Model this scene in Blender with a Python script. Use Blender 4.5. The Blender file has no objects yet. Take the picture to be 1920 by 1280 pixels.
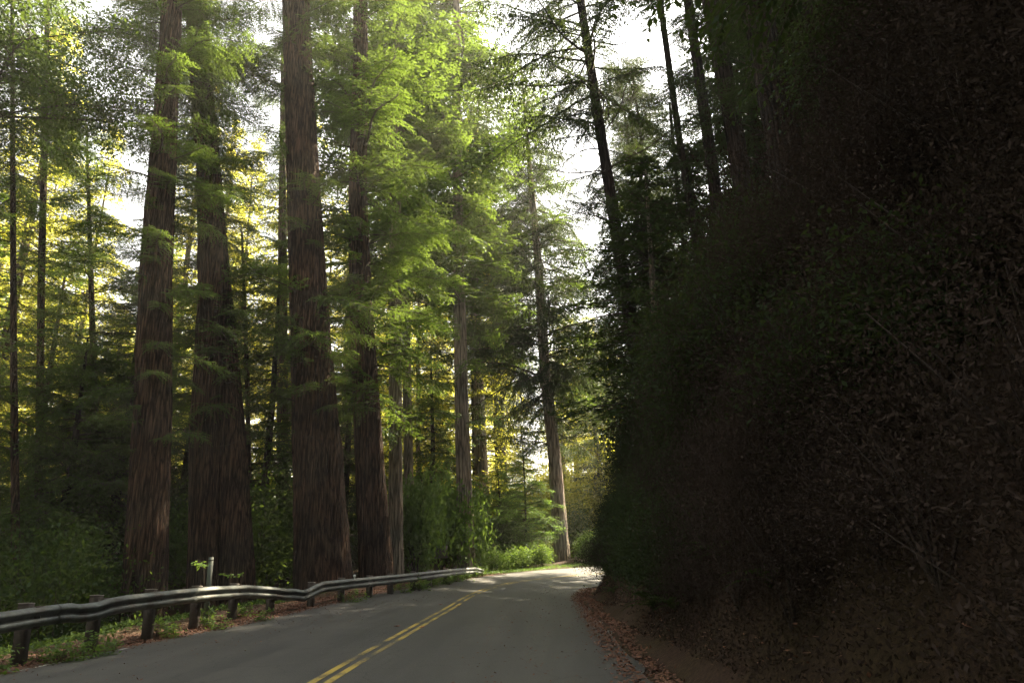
import bpy, math, random
import numpy as np
from mathutils import Vector, Matrix
R = math.radians
PI = math.pi
sc = bpy.context.scene
C = sc.collection

# ------------------------------------------------------------------ camera
CAM = Vector((0, 0, 1.4)); F = 1280.0
PITCH, ROLL = R(17.5), R(2.0)
fw = Vector((0, math.cos(PITCH), math.sin(PITCH)))
r0 = Vector((1, 0, 0)); u0 = r0.cross(fw)
rt = (r0 * math.cos(ROLL) - u0 * math.sin(ROLL)).normalized()
up = rt.cross(fw).normalized()
cd = bpy.data.cameras.new('camera'); cam = bpy.data.objects.new('camera', cd); C.objects.link(cam)
cam.matrix_world = Matrix(((rt.x, up.x, -fw.x, CAM.x), (rt.y, up.y, -fw.y, CAM.y), (rt.z, up.z, -fw.z, CAM.z), (0, 0, 0, 1)))
cd.sensor_width = 36; cd.lens = 24; cd.clip_start = 0.05; cd.clip_end = 8000
sc.camera = cam

# ------------------------------------------------------------------ world, sun, exposure
SUN_EL, SUN_AZ = R(42), R(40)
w = bpy.data.worlds.new('World'); sc.world = w; w.use_nodes = True
nt = w.node_tree; bg = nt.nodes['Background']
sky = nt.nodes.new('ShaderNodeTexSky'); sky.sky_type = 'NISHITA'; sky.sun_disc = False
sky.sun_elevation = SUN_EL; sky.sun_rotation = SUN_AZ; sky.air_density = 1.0; sky.dust_density = 3.0; sky.ozone_density = 1.0
hs = nt.nodes.new('ShaderNodeHueSaturation'); hs.inputs['Saturation'].default_value = .10      # thin white overcast veil
nt.links.new(sky.outputs[0], hs.inputs['Color']); nt.links.new(hs.outputs[0], bg.inputs[0]); bg.inputs[1].default_value = 0.075
sl = bpy.data.lights.new('sun', 'SUN'); sl.energy = 5.0; sl.angle = R(0.53); sl.color = (1.0, 0.85, 0.60)
so = bpy.data.objects.new('sun', sl); C.objects.link(so)
sd = Vector((math.sin(SUN_AZ) * math.cos(SUN_EL), math.cos(SUN_AZ) * math.cos(SUN_EL), math.sin(SUN_EL)))
so.rotation_euler = sd.to_track_quat('Z', 'Y').to_euler(); so.location = (0, -10, 60)
sc.view_settings.view_transform = 'Standard'; sc.view_settings.look = 'None'
sc.view_settings.exposure = 2.95; sc.view_settings.gamma = 1.0
try: sc.view_settings.use_curve_mapping = False
except Exception: pass
try:
    sc.cycles.max_bounces = 7; sc.cycles.diffuse_bounces = 4; sc.cycles.transmission_bounces = 4; sc.cycles.glossy_bounces = 2
    sc.cycles.sample_clamp_indirect = 6.0
    sc.cycles.use_denoising = True; sc.cycles.denoising_prefilter = 'NONE'
except Exception: pass

def ray(px, py):
    return (rt * ((px - 960) / F) - up * ((py - 640) / F) + fw)
def P(px, py, d):          # the point at ground distance d ahead along a sight line of the photograph
    v = ray(px, py); return CAM + v * (d / v.y)
def proj(p):
    v = Vector(p) - CAM; z = v.dot(fw)
    return 960 + F * v.dot(rt) / z, 640 - F * v.dot(up) / z

# ------------------------------------------------------------------ helpers
def tag(o, label=None, cat=None, group=None, kind=None):
    if label: o['label'] = label
    if cat: o['category'] = cat
    if group: o['group'] = group
    if kind: o['kind'] = kind
    return o
def empty(name, loc=(0, 0, 0), rz=0):
    o = bpy.data.objects.new(name, None); C.objects.link(o); o.location = loc; o.rotation_euler = (0, 0, rz)
    o.empty_display_size = 0.2
    return o
def mkmesh(name, V, Fs, mats, midx=None, smooth=False):
    """V (n,3); Fs list of arrays (k,3) or (k,4)"""
    me = bpy.data.meshes.new(name)
    V = np.asarray(V, dtype=np.float32)
    Fs = [np.asarray(f, dtype=np.int32) for f in Fs if len(f)]
    me.vertices.add(len(V)); me.vertices.foreach_set('co', V.ravel())
    loops = np.concatenate([f.ravel() for f in Fs])
    tot = np.concatenate([np.full(len(f), f.shape[1], dtype=np.int32) for f in Fs])
    start = np.concatenate([[0], np.cumsum(tot)[:-1]]).astype(np.int32)
    me.loops.add(len(loops)); me.loops.foreach_set('vertex_index', loops)
    me.polygons.add(len(tot)); me.polygons.foreach_set('loop_start', start)
    try: me.polygons.foreach_set('loop_total', tot)
    except Exception: pass
    for m in mats: me.materials.append(m)
    if midx is not None: me.polygons.foreach_set('material_index', np.asarray(midx, dtype=np.int32))
    if smooth: me.polygons.foreach_set('use_smooth', np.ones(len(tot), dtype=bool))
    me.update(calc_edges=True); me.validate()
    return me
def link(name, me, parent=None, loc=(0, 0, 0), rot=(0, 0, 0), scale=(1, 1, 1)):
    o = bpy.data.objects.new(name, me); C.objects.link(o)
    o.parent = parent; o.location = loc; o.rotation_euler = rot; o.scale = scale
    return o
class Geo:
    """collects quads, with a material index"""
    def __init__(s): s.V = []; s.Q = []; s.M = []; s.n = 0
    def add(s, V, Q, m=0):
        V = np.asarray(V, dtype=float).reshape(-1, 3); Q = np.asarray(Q, dtype=int)
        s.V.append(V); s.Q.append(Q + s.n); s.M.append(np.full(len(Q), m)); s.n += len(V)
    def quads(s, P0, D, W, L, wd, m=0, base=0.35, mid=0.45):
        """diamond-shaped leaves: start P0, unit direction D, unit width dir W, length L, width wd"""
        k = len(P0)
        L = np.asarray(L).reshape(-1, 1) * np.ones((k, 1)); wd = np.asarray(wd).reshape(-1, 1) * np.ones((k, 1))
        a = P0; b = P0 + D * L * mid + W * wd * .5; c = P0 + D * L; d = P0 + D * L * mid - W * wd * .5
        V = np.stack([a, b, c, d], 1).reshape(-1, 3)
        s.add(V, np.arange(4 * k).reshape(k, 4), m)
    def tube(s, pts, rad, n=5, m=1, cap=False):
        pts = np.asarray(pts, dtype=float); k = len(pts)
        T = np.gradient(pts, axis=0); T /= (np.linalg.norm(T, axis=1, keepdims=True) + 1e-9)
        ref = np.array([0, 0, 1.0]) if abs(T[0][2]) < .8 else np.array([1.0, 0, 0])
        A = np.cross(T, ref); A /= (np.linalg.norm(A, axis=1, keepdims=True) + 1e-9); B = np.cross(T, A)
        th = np.linspace(0, 2 * PI, n, endpoint=False)
        ring = (A[:, None, :] * np.cos(th)[None, :, None] + B[:, None, :] * np.sin(th)[None, :, None]) * np.asarray(rad).reshape(-1, 1, 1)
        V = (pts[:, None, :] + ring).reshape(-1, 3)
        i = np.arange(k - 1)[:, None] * n; j = np.arange(n)[None, :]; j2 = (j + 1) % n
        Q = np.stack([i + j, i + j2, i + n + j2, i + n + j], -1).reshape(-1, 4)
        s.add(V, Q, m)
    def box(s, c, sz, m=0, Mx=None):
        c = np.array(c, float); h = np.array(sz, float) / 2
        v = np.array([[x, y, z] for x in (-1, 1) for y in (-1, 1) for z in (-1, 1)], float) * h
        if Mx is not None: v = v @ np.array(Mx.to_3x3()).T
        s.add(v + c, [[0, 1, 3, 2], [4, 6, 7, 5], [0, 4, 5, 1], [2, 3, 7, 6], [0, 2, 6, 4], [1, 5, 7, 3]], m)
    def mesh(s, name, mats, smooth=False):
        return mkmesh(name, np.concatenate(s.V), [np.concatenate(s.Q)], mats, np.concatenate(s.M), smooth)
def unit(a): return a / (np.linalg.norm(a, axis=-1, keepdims=True) + 1e-9)

# ------------------------------------------------------------------ materials
def newmat(name):
    m = bpy.data.materials.new(name); m.use_nodes = True
    for n in list(m.node_tree.nodes): m.node_tree.nodes.remove(n)
    return m, m.node_tree
def N(t, typ, **kw):
    n = t.nodes.new(typ)
    for k, v in kw.items():
        if k in n.inputs: n.inputs[k].default_value = v
        else: setattr(n, k, v)
    return n
def ramp(t, stops):
    r = t.nodes.new('ShaderNodeValToRGB'); e = r.color_ramp.elements
    while len(e) < len(stops): e.new(.5)
    for i, (p, c) in enumerate(stops): e[i].position = p; e[i].color = (*c, 1)
    return r
def leafmat(name, dark, light, trans, tfac=.42, gloss=.02):
    m, t = newmat(name)
    out = N(t, 'ShaderNodeOutputMaterial')
    g = N(t, 'ShaderNodeNewGeometry'); oi = N(t, 'ShaderNodeObjectInfo')
    no = N(t, 'ShaderNodeTexNoise', Scale=1.3, Detail=4.0, Roughness=.7)
    t.links.new(g.outputs['Position'], no.inputs['Vector'])
    mr = N(t, 'ShaderNodeMapRange'); mr.inputs['From Min'].default_value = .3; mr.inputs['From Max'].default_value = .7
    t.links.new(no.outputs['Fac'], mr.inputs['Value'])
    ad = N(t, 'ShaderNodeMath', operation='MULTIPLY_ADD'); ad.inputs[1].default_value = .5
    t.links.new(oi.outputs['Random'], ad.inputs[0]); 
    sc1 = N(t, 'ShaderNodeMath', operation='MULTIPLY'); sc1.inputs[1].default_value = .5
    t.links.new(mr.outputs['Result'], sc1.inputs[0]); t.links.new(sc1.outputs[0], ad.inputs[2])
    r1 = ramp(t, [(0.0, dark), (1.0, light)]); t.links.new(ad.outputs[0], r1.inputs[0])
    r2 = ramp(t, [(0.0, tuple(c * .6 for c in trans)), (1.0, trans)]); t.links.new(ad.outputs[0], r2.inputs[0])
    d = N(t, 'ShaderNodeBsdfDiffuse'); t.links.new(r1.outputs[0], d.inputs['Color'])
    tr = N(t, 'ShaderNodeBsdfTranslucent'); t.links.new(r2.outputs[0], tr.inputs['Color'])
    mx = N(t, 'ShaderNodeMixShader'); mx.inputs[0].default_value = tfac
    t.links.new(d.outputs[0], mx.inputs[1]); t.links.new(tr.outputs[0], mx.inputs[2])
    gl = N(t, 'ShaderNodeBsdfGlossy', Roughness=.45); gl.inputs['Color'].default_value = (.8, .9, .9, 1)
    m2 = N(t, 'ShaderNodeMixShader'); m2.inputs[0].default_value = gloss
    t.links.new(mx.outputs[0], m2.inputs[1]); t.links.new(gl.outputs[0], m2.inputs[2])
    t.links.new(m2.outputs[0], out.inputs[0]); return m
def barkmat(name, c0, c1, c2, sx=9.0, bump=.95):
    m, t = newmat(name); out = N(t, 'ShaderNodeOutputMaterial'); b = N(t, 'ShaderNodeBsdfPrincipled', Roughness=.92)
    b.inputs['Specular IOR Level'].default_value = .15
    tc = N(t, 'ShaderNodeTexCoord'); mp = N(t, 'ShaderNodeMapping'); mp.inputs['Scale'].default_value = (sx, sx, sx * .07)
    t.links.new(tc.outputs['Object'], mp.inputs[0])
    n1 = N(t, 'ShaderNodeTexNoise', Scale=1.0, Detail=6.0, Roughness=.65, Distortion=.4); t.links.new(mp.outputs[0], n1.inputs['Vector'])
    n2 = N(t, 'ShaderNodeTexNoise', Scale=.6, Detail=3.0); t.links.new(tc.outputs['Object'], n2.inputs['Vector'])
    r = ramp(t, [(.33, c0), (.5, c1), (.68, c2)]); t.links.new(n1.outputs['Fac'], r.inputs[0])
    hv = N(t, 'ShaderNodeMix', data_type='RGBA'); 
    hv.inputs[6].default_value = (1, 1, 1, 1); 
    r3 = ramp(t, [(.35, (.72, .78, .8)), (.65, (1.15, 1.0, .9))]); t.links.new(n2.outputs['Fac'], r3.inputs[0])
    mu = N(t, 'ShaderNodeMix', data_type='RGBA', blend_type='MULTIPLY'); mu.inputs[0].default_value = 1
    t.links.new(r.outputs[0], mu.inputs[6]); t.links.new(r3.outputs[0], mu.inputs[7])
    mp2 = N(t, 'ShaderNodeMapping'); mp2.inputs['Scale'].default_value = (sx * .75, sx * .75, sx * .055); t.links.new(tc.outputs['Object'], mp2.inputs[0])
    wpn = N(t, 'ShaderNodeMix', data_type='RGBA', blend_type='ADD'); wpn.inputs[0].default_value = .6
    t.links.new(mp2.outputs[0], wpn.inputs[6]); t.links.new(n1.outputs['Color'], wpn.inputs[7])
    vo = N(t, 'ShaderNodeTexVoronoi', feature='DISTANCE_TO_EDGE', Scale=1.0); t.links.new(wpn.outputs[2], vo.inputs['Vector'])
    cr = N(t, 'ShaderNodeMapRange'); cr.inputs['From Min'].default_value = .0; cr.inputs['From Max'].default_value = .16; cr.inputs['To Min'].default_value = .30
    t.links.new(vo.outputs['Distance'], cr.inputs['Value'])
    mk = N(t, 'ShaderNodeMix', data_type='RGBA', blend_type='MULTIPLY'); mk.inputs[0].default_value = 1
    t.links.new(mu.outputs[2], mk.inputs[6]); t.links.new(cr.outputs[0], mk.inputs[7]); t.links.new(mk.outputs[2], b.inputs['Base Color'])
    hh = N(t, 'ShaderNodeMath', operation='MULTIPLY'); t.links.new(n1.outputs['Fac'], hh.inputs[0]); t.links.new(cr.outputs[0], hh.inputs[1])
    bp = N(t, 'ShaderNodeBump', Strength=bump, Distance=.16); t.links.new(hh.outputs[0], bp.inputs['Height'])
    t.links.new(bp.outputs[0], b.inputs['Normal']); t.links.new(b.outputs[0], out.inputs[0]); return m
def plain(name, col, rough=.8, metal=0.0, var=.25, scale=6.0, bump=.0):
    m, t = newmat(name); out = N(t, 'ShaderNodeOutputMaterial'); b = N(t, 'ShaderNodeBsdfPrincipled', Roughness=rough, Metallic=metal)
    tc = N(t, 'ShaderNodeTexCoord'); n1 = N(t, 'ShaderNodeTexNoise', Scale=scale, Detail=6.0, Roughness=.65); t.links.new(tc.outputs['Object'], n1.inputs['Vector'])
    r = ramp(t, [(.3, tuple(c * (1 - var) for c in col)), (.7, tuple(min(1, c * (1 + var)) for c in col))])
    t.links.new(n1.outputs['Fac'], r.inputs[0]); t.links.new(r.outputs[0], b.inputs['Base Color'])
    if bump:
        bp = N(t, 'ShaderNodeBump', Strength=bump, Distance=.02); t.links.new(n1.outputs['Fac'], bp.inputs['Height']); t.links.new(bp.outputs[0], b.inputs['Normal'])
    t.links.new(b.outputs[0], out.inputs[0]); return m

M = {}
M['bark'] = barkmat('redwood_bark', (.026, .017, .014), (.080, .053, .040), (.17, .115, .085), 13)
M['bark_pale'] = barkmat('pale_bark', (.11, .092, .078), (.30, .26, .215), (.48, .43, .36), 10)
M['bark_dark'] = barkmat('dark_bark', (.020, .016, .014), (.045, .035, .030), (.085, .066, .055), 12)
M['twig'] = plain('twig_wood', (.05, .036, .028), .9)
M['needle'] = leafmat('redwood_needles', (.014, .028, .010), (.034, .068, .018), (.18, .27, .035), .45)
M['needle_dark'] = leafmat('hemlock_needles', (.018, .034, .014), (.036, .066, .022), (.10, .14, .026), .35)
M['needle_bank_shade'] = leafmat('bank_leaves_shade_brown', (.046, .034, .029), (.058, .043, .036), (.05, .038, .026), .3, .0)  # brown leaf colour stands in for the tone of the shaded bank
M['bank_green'] = leafmat('bank_evergreen_leaves', (.026, .036, .021), (.042, .056, .030), (.09, .12, .03), .3, .0)
M['needle_bright'] = leafmat('young_conifer_needles', (.075, .150, .034), (.13, .24, .050), (.30, .50, .07), .45)
M['needle_far'] = leafmat('far_foliage', (.030, .055, .014), (.070, .115, .024), (.80, .78, .095), .62)
M['broad'] = leafmat('broad_leaves', (.018, .034, .014), (.034, .062, .020), (.16, .24, .03), .4, .01)
M['shrub'] = leafmat('shrub_leaves', (.048, .082, .026), (.11, .175, .048), (.26, .40, .055), .4, .02)
M['fern'] = leafmat('fern_fronds', (.028, .045, .018), (.048, .075, .026), (.12, .19, .04), .35, .0)
M['grass'] = leafmat('grass_blades', (.050, .095, .025), (.090, .16, .035), (.22, .36, .05), .4, .04)
M['litter'] = plain('dead_leaves', (.15, .070, .042), .9, 0, .6, 30)
M['redleaf'] = plain('red_leaf', (.30, .085, .035), .8, 0, .3, 20)
M['wood'] = plain('weathered_post_wood', (.045, .035, .029), .9, 0, .35, 14, .5)
M['endgrain'] = plain('weathered_post_top', (.36, .33, .29), .9, 0, .3, 18, .3)
M['sign'] = plain('sign_back_metal', (.10, .097, .09), .6, .3, .15)
M['white'] = plain('white_reflector', (.8, .8, .78), .3, 0, .03)
M['marker'] = plain('marker_plastic', (.075, .09, .078), .6, 0, .15)

def asphalt():
    m, t = newmat('asphalt'); out = N(t, 'ShaderNodeOutputMaterial'); b = N(t, 'ShaderNodeBsdfPrincipled', Roughness=.58)
    b.inputs['Specular IOR Level'].default_value = .6
    uv = N(t, 'ShaderNodeUVMap'); g = N(t, 'ShaderNodeNewGeometry')
    fine = N(t, 'ShaderNodeTexNoise', Scale=70.0, Detail=6.0, Roughness=.85); t.links.new(g.outputs['Position'], fine.inputs['Vector'])
    mp = N(t, 'ShaderNodeMapping'); mp.inputs['Scale'].default_value = (1.3, .10, 1); t.links.new(uv.outputs[0], mp.inputs[0])
    wear = N(t, 'ShaderNodeTexNoise', Scale=1.0, Detail=5.0, Roughness=.6, Distortion=.3); t.links.new(mp.outputs[0], wear.inputs['Vector'])
    pt = N(t, 'ShaderNodeTexNoise', Scale=.7, Detail=6.0, Roughness=.7); t.links.new(g.outputs['Position'], pt.inputs['Vector'])
    r1 = ramp(t, [(.25, (.022, .0215, .0215)), (.5, (.048, .0465, .045)), (.78, (.105, .100, .094))]); t.links.new(fine.outputs['Fac'], r1.inputs[0])
    r2 = ramp(t, [(.35, (.66, .66, .67)), (.5, (.98, .98, .97)), (.66, (1.28, 1.26, 1.2))]); t.links.new(wear.outputs['Fac'], r2.inputs[0])
    r3 = ramp(t, [(.3, (.85, .85, .85)), (.7, (1.1, 1.1, 1.08))]); t.links.new(pt.outputs['Fac'], r3.inputs[0])
    a = N(t, 'ShaderNodeMix', data_type='RGBA', blend_type='MULTIPLY'); a.inputs[0].default_value = 1
    t.links.new(r1.outputs[0], a.inputs[6]); t.links.new(r2.outputs[0], a.inputs[7])
    c = N(t, 'ShaderNodeMix', data_type='RGBA', blend_type='MULTIPLY'); c.inputs[0].default_value = 1
    t.links.new(a.outputs[2], c.inputs[6]); t.links.new(r3.outputs[0], c.inputs[7])
    # hairline cracks
    vo = N(t, 'ShaderNodeTexVoronoi', feature='DISTANCE_TO_EDGE', Scale=.55)
    wp = N(t, 'ShaderNodeMix', data_type='RGBA', blend_type='ADD'); wp.inputs[0].default_value = .55
    wn = N(t, 'ShaderNodeTexNoise', Scale=1.6, Detail=4.0); t.links.new(g.outputs['Position'], wn.inputs['Vector'])
    t.links.new(g.outputs['Position'], wp.inputs[6]); t.links.new(wn.outputs['Color'], wp.inputs[7]); t.links.new(wp.outputs[2], vo.inputs['Vector'])
    cr = N(t, 'ShaderNodeMapRange'); cr.inputs['From Min'].default_value = .002; cr.inputs['From Max'].default_value = .012
    cr.inputs['To Min'].default_value = .55; t.links.new(vo.outputs['Distance'], cr.inputs['Value'])
    e = N(t, 'ShaderNodeMix', data_type='RGBA', blend_type='MULTIPLY'); e.inputs[0].default_value = 1
    t.links.new(c.outputs[2], e.inputs[6]); t.links.new(cr.outputs[0], e.inputs[7])
    t.links.new(e.outputs[2], b.inputs['Base Color'])
    bp = N(t, 'ShaderNodeBump', Strength=.5, Distance=.008); t.links.new(fine.outputs['Fac'], bp.inputs['Height']); t.links.new(bp.outputs[0], b.inputs['Normal'])
    t.links.new(b.outputs[0], out.inputs[0]); return m
def paint(name, col, wearlo=.42, wearhi=.52):
    m, t = newmat(name); out = N(t, 'ShaderNodeOutputMaterial'); b = N(t, 'ShaderNodeBsdfPrincipled', Roughness=.65)
    g = N(t, 'ShaderNodeNewGeometry'); n = N(t, 'ShaderNodeTexNoise', Scale=26.0, Detail=8.0, Roughness=.8); t.links.new(g.outputs['Position'], n.inputs['Vector'])
    n2 = N(t, 'ShaderNodeTexNoise', Scale=1.1, Detail=3.0); t.links.new(g.outputs['Position'], n2.inputs['Vector'])
    ad = N(t, 'ShaderNodeMath', operation='MULTIPLY_ADD'); ad.inputs[1].default_value = .5
    t.links.new(n2.outputs['Fac'], ad.inputs[0]); 
    h = N(t, 'ShaderNodeMath', operation='MULTIPLY'); h.inputs[1].default_value = .5; t.links.new(n.outputs['Fac'], h.inputs[0]); t.links.new(h.outputs[0], ad.inputs[2])
    r = ramp(t, [(wearlo, (.06, .058, .05)), (wearhi, col)]); t.links.new(ad.outputs[0], r.inputs[0])
    t.links.new(r.outputs[0], b.inputs['Base Color']); t.links.new(b.outputs[0], out.inputs[0]); return m
M['asphalt'] = asphalt(); M['yellow'] = paint('yellow_paint', (.44, .32, .06), .43, .55); M['whiteline'] = paint('white_paint', (.50, .50, .47), .40, .50)
def soil():
    m, t = newmat('forest_floor'); out = N(t, 'ShaderNodeOutputMaterial'); b = N(t, 'ShaderNodeBsdfPrincipled', Roughness=.95)
    b.inputs['Specular IOR Level'].default_value = .1
    g = N(t, 'ShaderNodeNewGeometry'); n = N(t, 'ShaderNodeTexNoise', Scale=14.0, Detail=8.0, Roughness=.8); t.links.new(g.outputs['Position'], n.inputs['Vector'])
    n2 = N(t, 'ShaderNodeTexNoise', Scale=.5, Detail=5.0); t.links.new(g.outputs['Position'], n2.inputs['Vector'])
    r = ramp(t, [(.3, (.028, .019, .015)), (.5, (.058, .037, .028)), (.72, (.110, .067, .049))]); t.links.new(n.outputs['Fac'], r.inputs[0])
    r2 = ramp(t, [(.4, (1, 1, 1)), (.62, (.85, .95, .75))]); t.links.new(n2.outputs['Fac'], r2.inputs[0])
    a = N(t, 'ShaderNodeMix', data_type='RGBA', blend_type='MULTIPLY'); a.inputs[0].default_value = 1
    t.links.new(r.outputs[0], a.inputs[6]); t.links.new(r2.outputs[0], a.inputs[7]); t.links.new(a.outputs[2], b.inputs['Base Color'])
    bp = N(t, 'ShaderNodeBump', Strength=.8, Distance=.03); t.links.new(n.outputs['Fac'], bp.inputs['Height']); t.links.new(bp.outputs[0], b.inputs['Normal'])
    t.links.new(b.outputs[0], out.inputs[0]); return m
M['soil'] = soil()
def galv():
    m, t = newmat('galvanised_steel'); out = N(t, 'ShaderNodeOutputMaterial'); b = N(t, 'ShaderNodeBsdfPrincipled', Roughness=.6, Metallic=.25)
    g = N(t, 'ShaderNodeNewGeometry'); n = N(t, 'ShaderNodeTexNoise', Scale=3.0, Detail=7.0, Roughness=.7); t.links.new(g.outputs['Position'], n.inputs['Vector'])
    r = ramp(t, [(.35, (.05, .043, .036)), (.5, (.085, .095, .088)), (.75, (.15, .17, .16))]); t.links.new(n.outputs['Fac'], r.inputs[0])
    t.links.new(r.outputs[0], b.inputs['Base Color']); t.links.new(b.outputs[0], out.inputs[0]); return m
M['rail'] = galv()

# ------------------------------------------------------------------ road geometry
rnd = random.Random(7); rs = np.random.RandomState(7)
CP = np.array([(-2.75, -60), (-2.7, -30), (-2.65, -10), (-2.6, 0), (-2.53, 9.3), (-2.36, 14.1), (-2.2, 18), (-2.05, 21.2), (-1.80, 26.3), (-1.25, 31.1), (-.4, 34.7), (.67, 37.3),
               (2.19, 39.8), (4.23, 42.2), (7.1, 44.3), (11, 45.9), (16, 47), (22, 47.4), (30, 47), (40, 44.5), (52, 39), (66, 31), (84, 19)], float)
def catmull(pts, n=16):
    out = []
    for i in range(len(pts) - 1):
        p0 = pts[max(i - 1, 0)]; p1 = pts[i]; p2 = pts[i + 1]; p3 = pts[min(i + 2, len(pts) - 1)]
        # centripetal-ish: scale tangents by segment length
        d = np.linalg.norm(p2 - p1); m1 = (p2 - p0) / (np.linalg.norm(p2 - p1) + np.linalg.norm(p1 - p0) + 1e-6) * d; m2 = (p3 - p1) / (np.linalg.norm(p3 - p2) + np.linalg.norm(p2 - p1) + 1e-6) * d
        for k in range(n):
            t = k / n; h = (2*t**3 - 3*t**2 + 1, t**3 - 2*t**2 + t, -2*t**3 + 3*t**2, t**3 - t**2)
            out.append(h[0]*p1 + h[1]*m1 + h[2]*p2 + h[3]*m2)
    out.append(pts[-1]); return np.array(out)
raw = catmull(CP)
seg = np.r_[0, np.cumsum(np.linalg.norm(np.diff(raw, axis=0), axis=1))]
S = np.arange(0, seg[-1], .4); CLx = np.interp(S, seg, raw[:, 0]); CLy = np.interp(S, seg, raw[:, 1])
s0 = np.interp(0, CLy[:int(70/.4)], S[:int(70/.4)])     # arc length at the camera
S = S - s0
TX = np.gradient(CLx, S); TY = np.gradient(CLy, S); l_ = np.hypot(TX, TY); TX /= l_; TY /= l_
NX, NY = -TY, TX           # left normal
def zc(s): return np.interp(s, [-60, 10, 20, 36, 50, 120], [-.3, 0, .05, .24, .34, .6])
def se(s): return np.interp(s, [14, 30, 60, 120], [.0, .070, .075, .03])
def wl(s): return np.interp(s, [0, 11, 14, 17, 24, 29, 36, 41, 46, 70, 110], [5.6, 5.5, 5.3, 4.6, 3.9, 3.2, 3.0, 3.5, 4.0, 4.4, 4.5])
WR = 3.95
CLp = np.stack([CLx, CLy], 1)
def sl_of(x, y):
    x = np.asarray(x, float).ravel(); y = np.asarray(y, float).ravel(); ss = np.empty(len(x)); ll = np.empty(len(x))
    for a in range(0, len(x), 4000):
        d2 = (x[a:a+4000, None] - CLx) ** 2 + (y[a:a+4000, None] - CLy) ** 2; i = d2.argmin(1)
        dx = x[a:a+4000] - CLx[i]; dy = y[a:a+4000] - CLy[i]
        l = dx * NX[i] + dy * NY[i]; dd = np.sqrt(d2[np.arange(len(i)), i])
        ss[a:a+4000] = S[i] + dx * TX[i] + dy * TY[i]; ll[a:a+4000] = -np.sign(l) * dd      # + is right of the centre line
    return ss, ll
def hash_noise(x, y, sc_, seed=0):
    x = x / sc_; y = y / sc_; xi = np.floor(x); yi = np.floor(y); fx = x - xi; fy = y - yi
    def h(a, b): v = np.sin(a * 127.1 + b * 311.7 + seed * 74.7) * 43758.5453; return v - np.floor(v)
    fx = fx*fx*(3-2*fx); fy = fy*fy*(3-2*fy)
    return (h(xi, yi)*(1-fx) + h(xi+1, yi)*fx)*(1-fy) + (h(xi, yi+1)*(1-fx) + h(xi+1, yi+1)*fx)*fy
def ground(x, y, rough=True):
    x = np.asarray(x, float).ravel(); y = np.asarray(y, float).ravel()
    s, l = sl_of(x, y); base = zc(s); e = se(s); WL = wl(s)
    z = base - e * np.clip(l, -WL - 1, WR + .5)
    t = l - WR - .55; tt = np.clip(t, 0, None)
    tk = np.interp(s, [6, 16], [8, 4.6]); bank = np.where(tt < tk, 1.75 * tt, 1.75 * tk + .60 * (tt - tk)); bank = np.minimum(bank, 34)
    bank = bank * (.85 + .3 * hash_noise(x, y, 5, 1))
    z = z + np.where(tt > 0, bank, 0)
    u = np.clip(-l - WL - 1.9, 0, None)
    drop = np.interp(s, [20, 34], [1, .0]); z = z - drop * np.minimum(u * .45, 2.6) + (1 - drop) * np.minimum(u * .05, 3)
    off = (np.abs(l) > 0) & ((l > WR + .1) | (l < -WL - .1))
    if rough:
        k = np.clip(np.where(l > 0, l - WR, -l - WL), 0, 4) / 4
        z = z + k * (.9 * (hash_noise(x, y, 4, 2) - .5) + .4 * (hash_noise(x, y, 1.3, 3) - .5)) + np.where(off, .05 * hash_noise(x, y, .5, 4), -.035)
    return z
def gz(x, y): return float(ground([x], [y])[0])

def lines(lo, hi, flo, fhi, st, grow=1.12, far=900):
    a = list(np.arange(flo, fhi, st)); d = st
    v = fhi
    while v < far: a.append(v); d *= grow; v += d
    a.append(far); d = st; v = flo - st
    while v > -far: a.insert(0, v); d *= grow; v -= d
    a.insert(0, -far); return np.array(a)
gx = lines(0, 0, -14, 12, .35, 1.09); gy = lines(0, 0, -4, 50, .4, 1.09)
X, Y = np.meshgrid(gx, gy); Z = ground(X, Y)
nx, ny = len(gx), len(gy); i = np.arange(ny - 1)[:, None] * nx + np.arange(nx - 1)[None, :]
Q = np.stack([i, i + 1, i + 1 + nx, i + nx], -1).reshape(-1, 4)
tag(link('ground', mkmesh('ground', np.stack([X.ravel(), Y.ravel(), Z], 1), [Q], [M['soil']], smooth=True)), kind='structure',
    label='brown forest floor and roadside banks under the trees')

def ribbon(name, l0f, l1f, z, mat, s_a, s_b, nl=2, parent=None, wob=0, step=.4):
    ss = np.arange(s_a, s_b, step); cx = np.interp(ss, S, CLx); cy = np.interp(ss, S, CLy); nx_ = np.interp(ss, S, NX); ny_ = np.interp(ss, S, NY)
    L0 = l0f(ss); L1 = l1f(ss); V = []; UV = []
    for k in range(nl):
        f = k / (nl - 1); l = L0 * (1 - f) + L1 * f
        if wob and k == 0: l = l + wob * (hash_noise(ss, ss * 0, .9, 5) - .5) + wob * .6 * (hash_noise(ss, ss * 0, 3, 8) - .5)
        if wob and k == nl - 1: l = l + wob * (hash_noise(ss, ss * 0, .9, 6) - .5) + wob * .6 * (hash_noise(ss, ss * 0, 3, 9) - .5)
        V.append(np.stack([cx - nx_ * l, cy - ny_ * l, zc(ss) - se(ss) * l + z], 1)); UV.append(np.stack([l, ss], 1))
    V = np.stack(V, 1).reshape(-1, 3); UV = np.stack(UV, 1).reshape(-1, 2)
    i = np.arange(len(ss) - 1)[:, None] * nl + np.arange(nl - 1)[None, :]
    Q = np.stack([i, i + 1, i + 1 + nl, i + nl], -1).reshape(-1, 4)
    me = mkmesh(name, V, [Q], [mat]); uvl = me.uv_layers.new(name='UVMap'); uvl.data.foreach_set('uv', UV[Q.ravel()].ravel().astype(np.float32))
    return link(name, me, parent)
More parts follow.
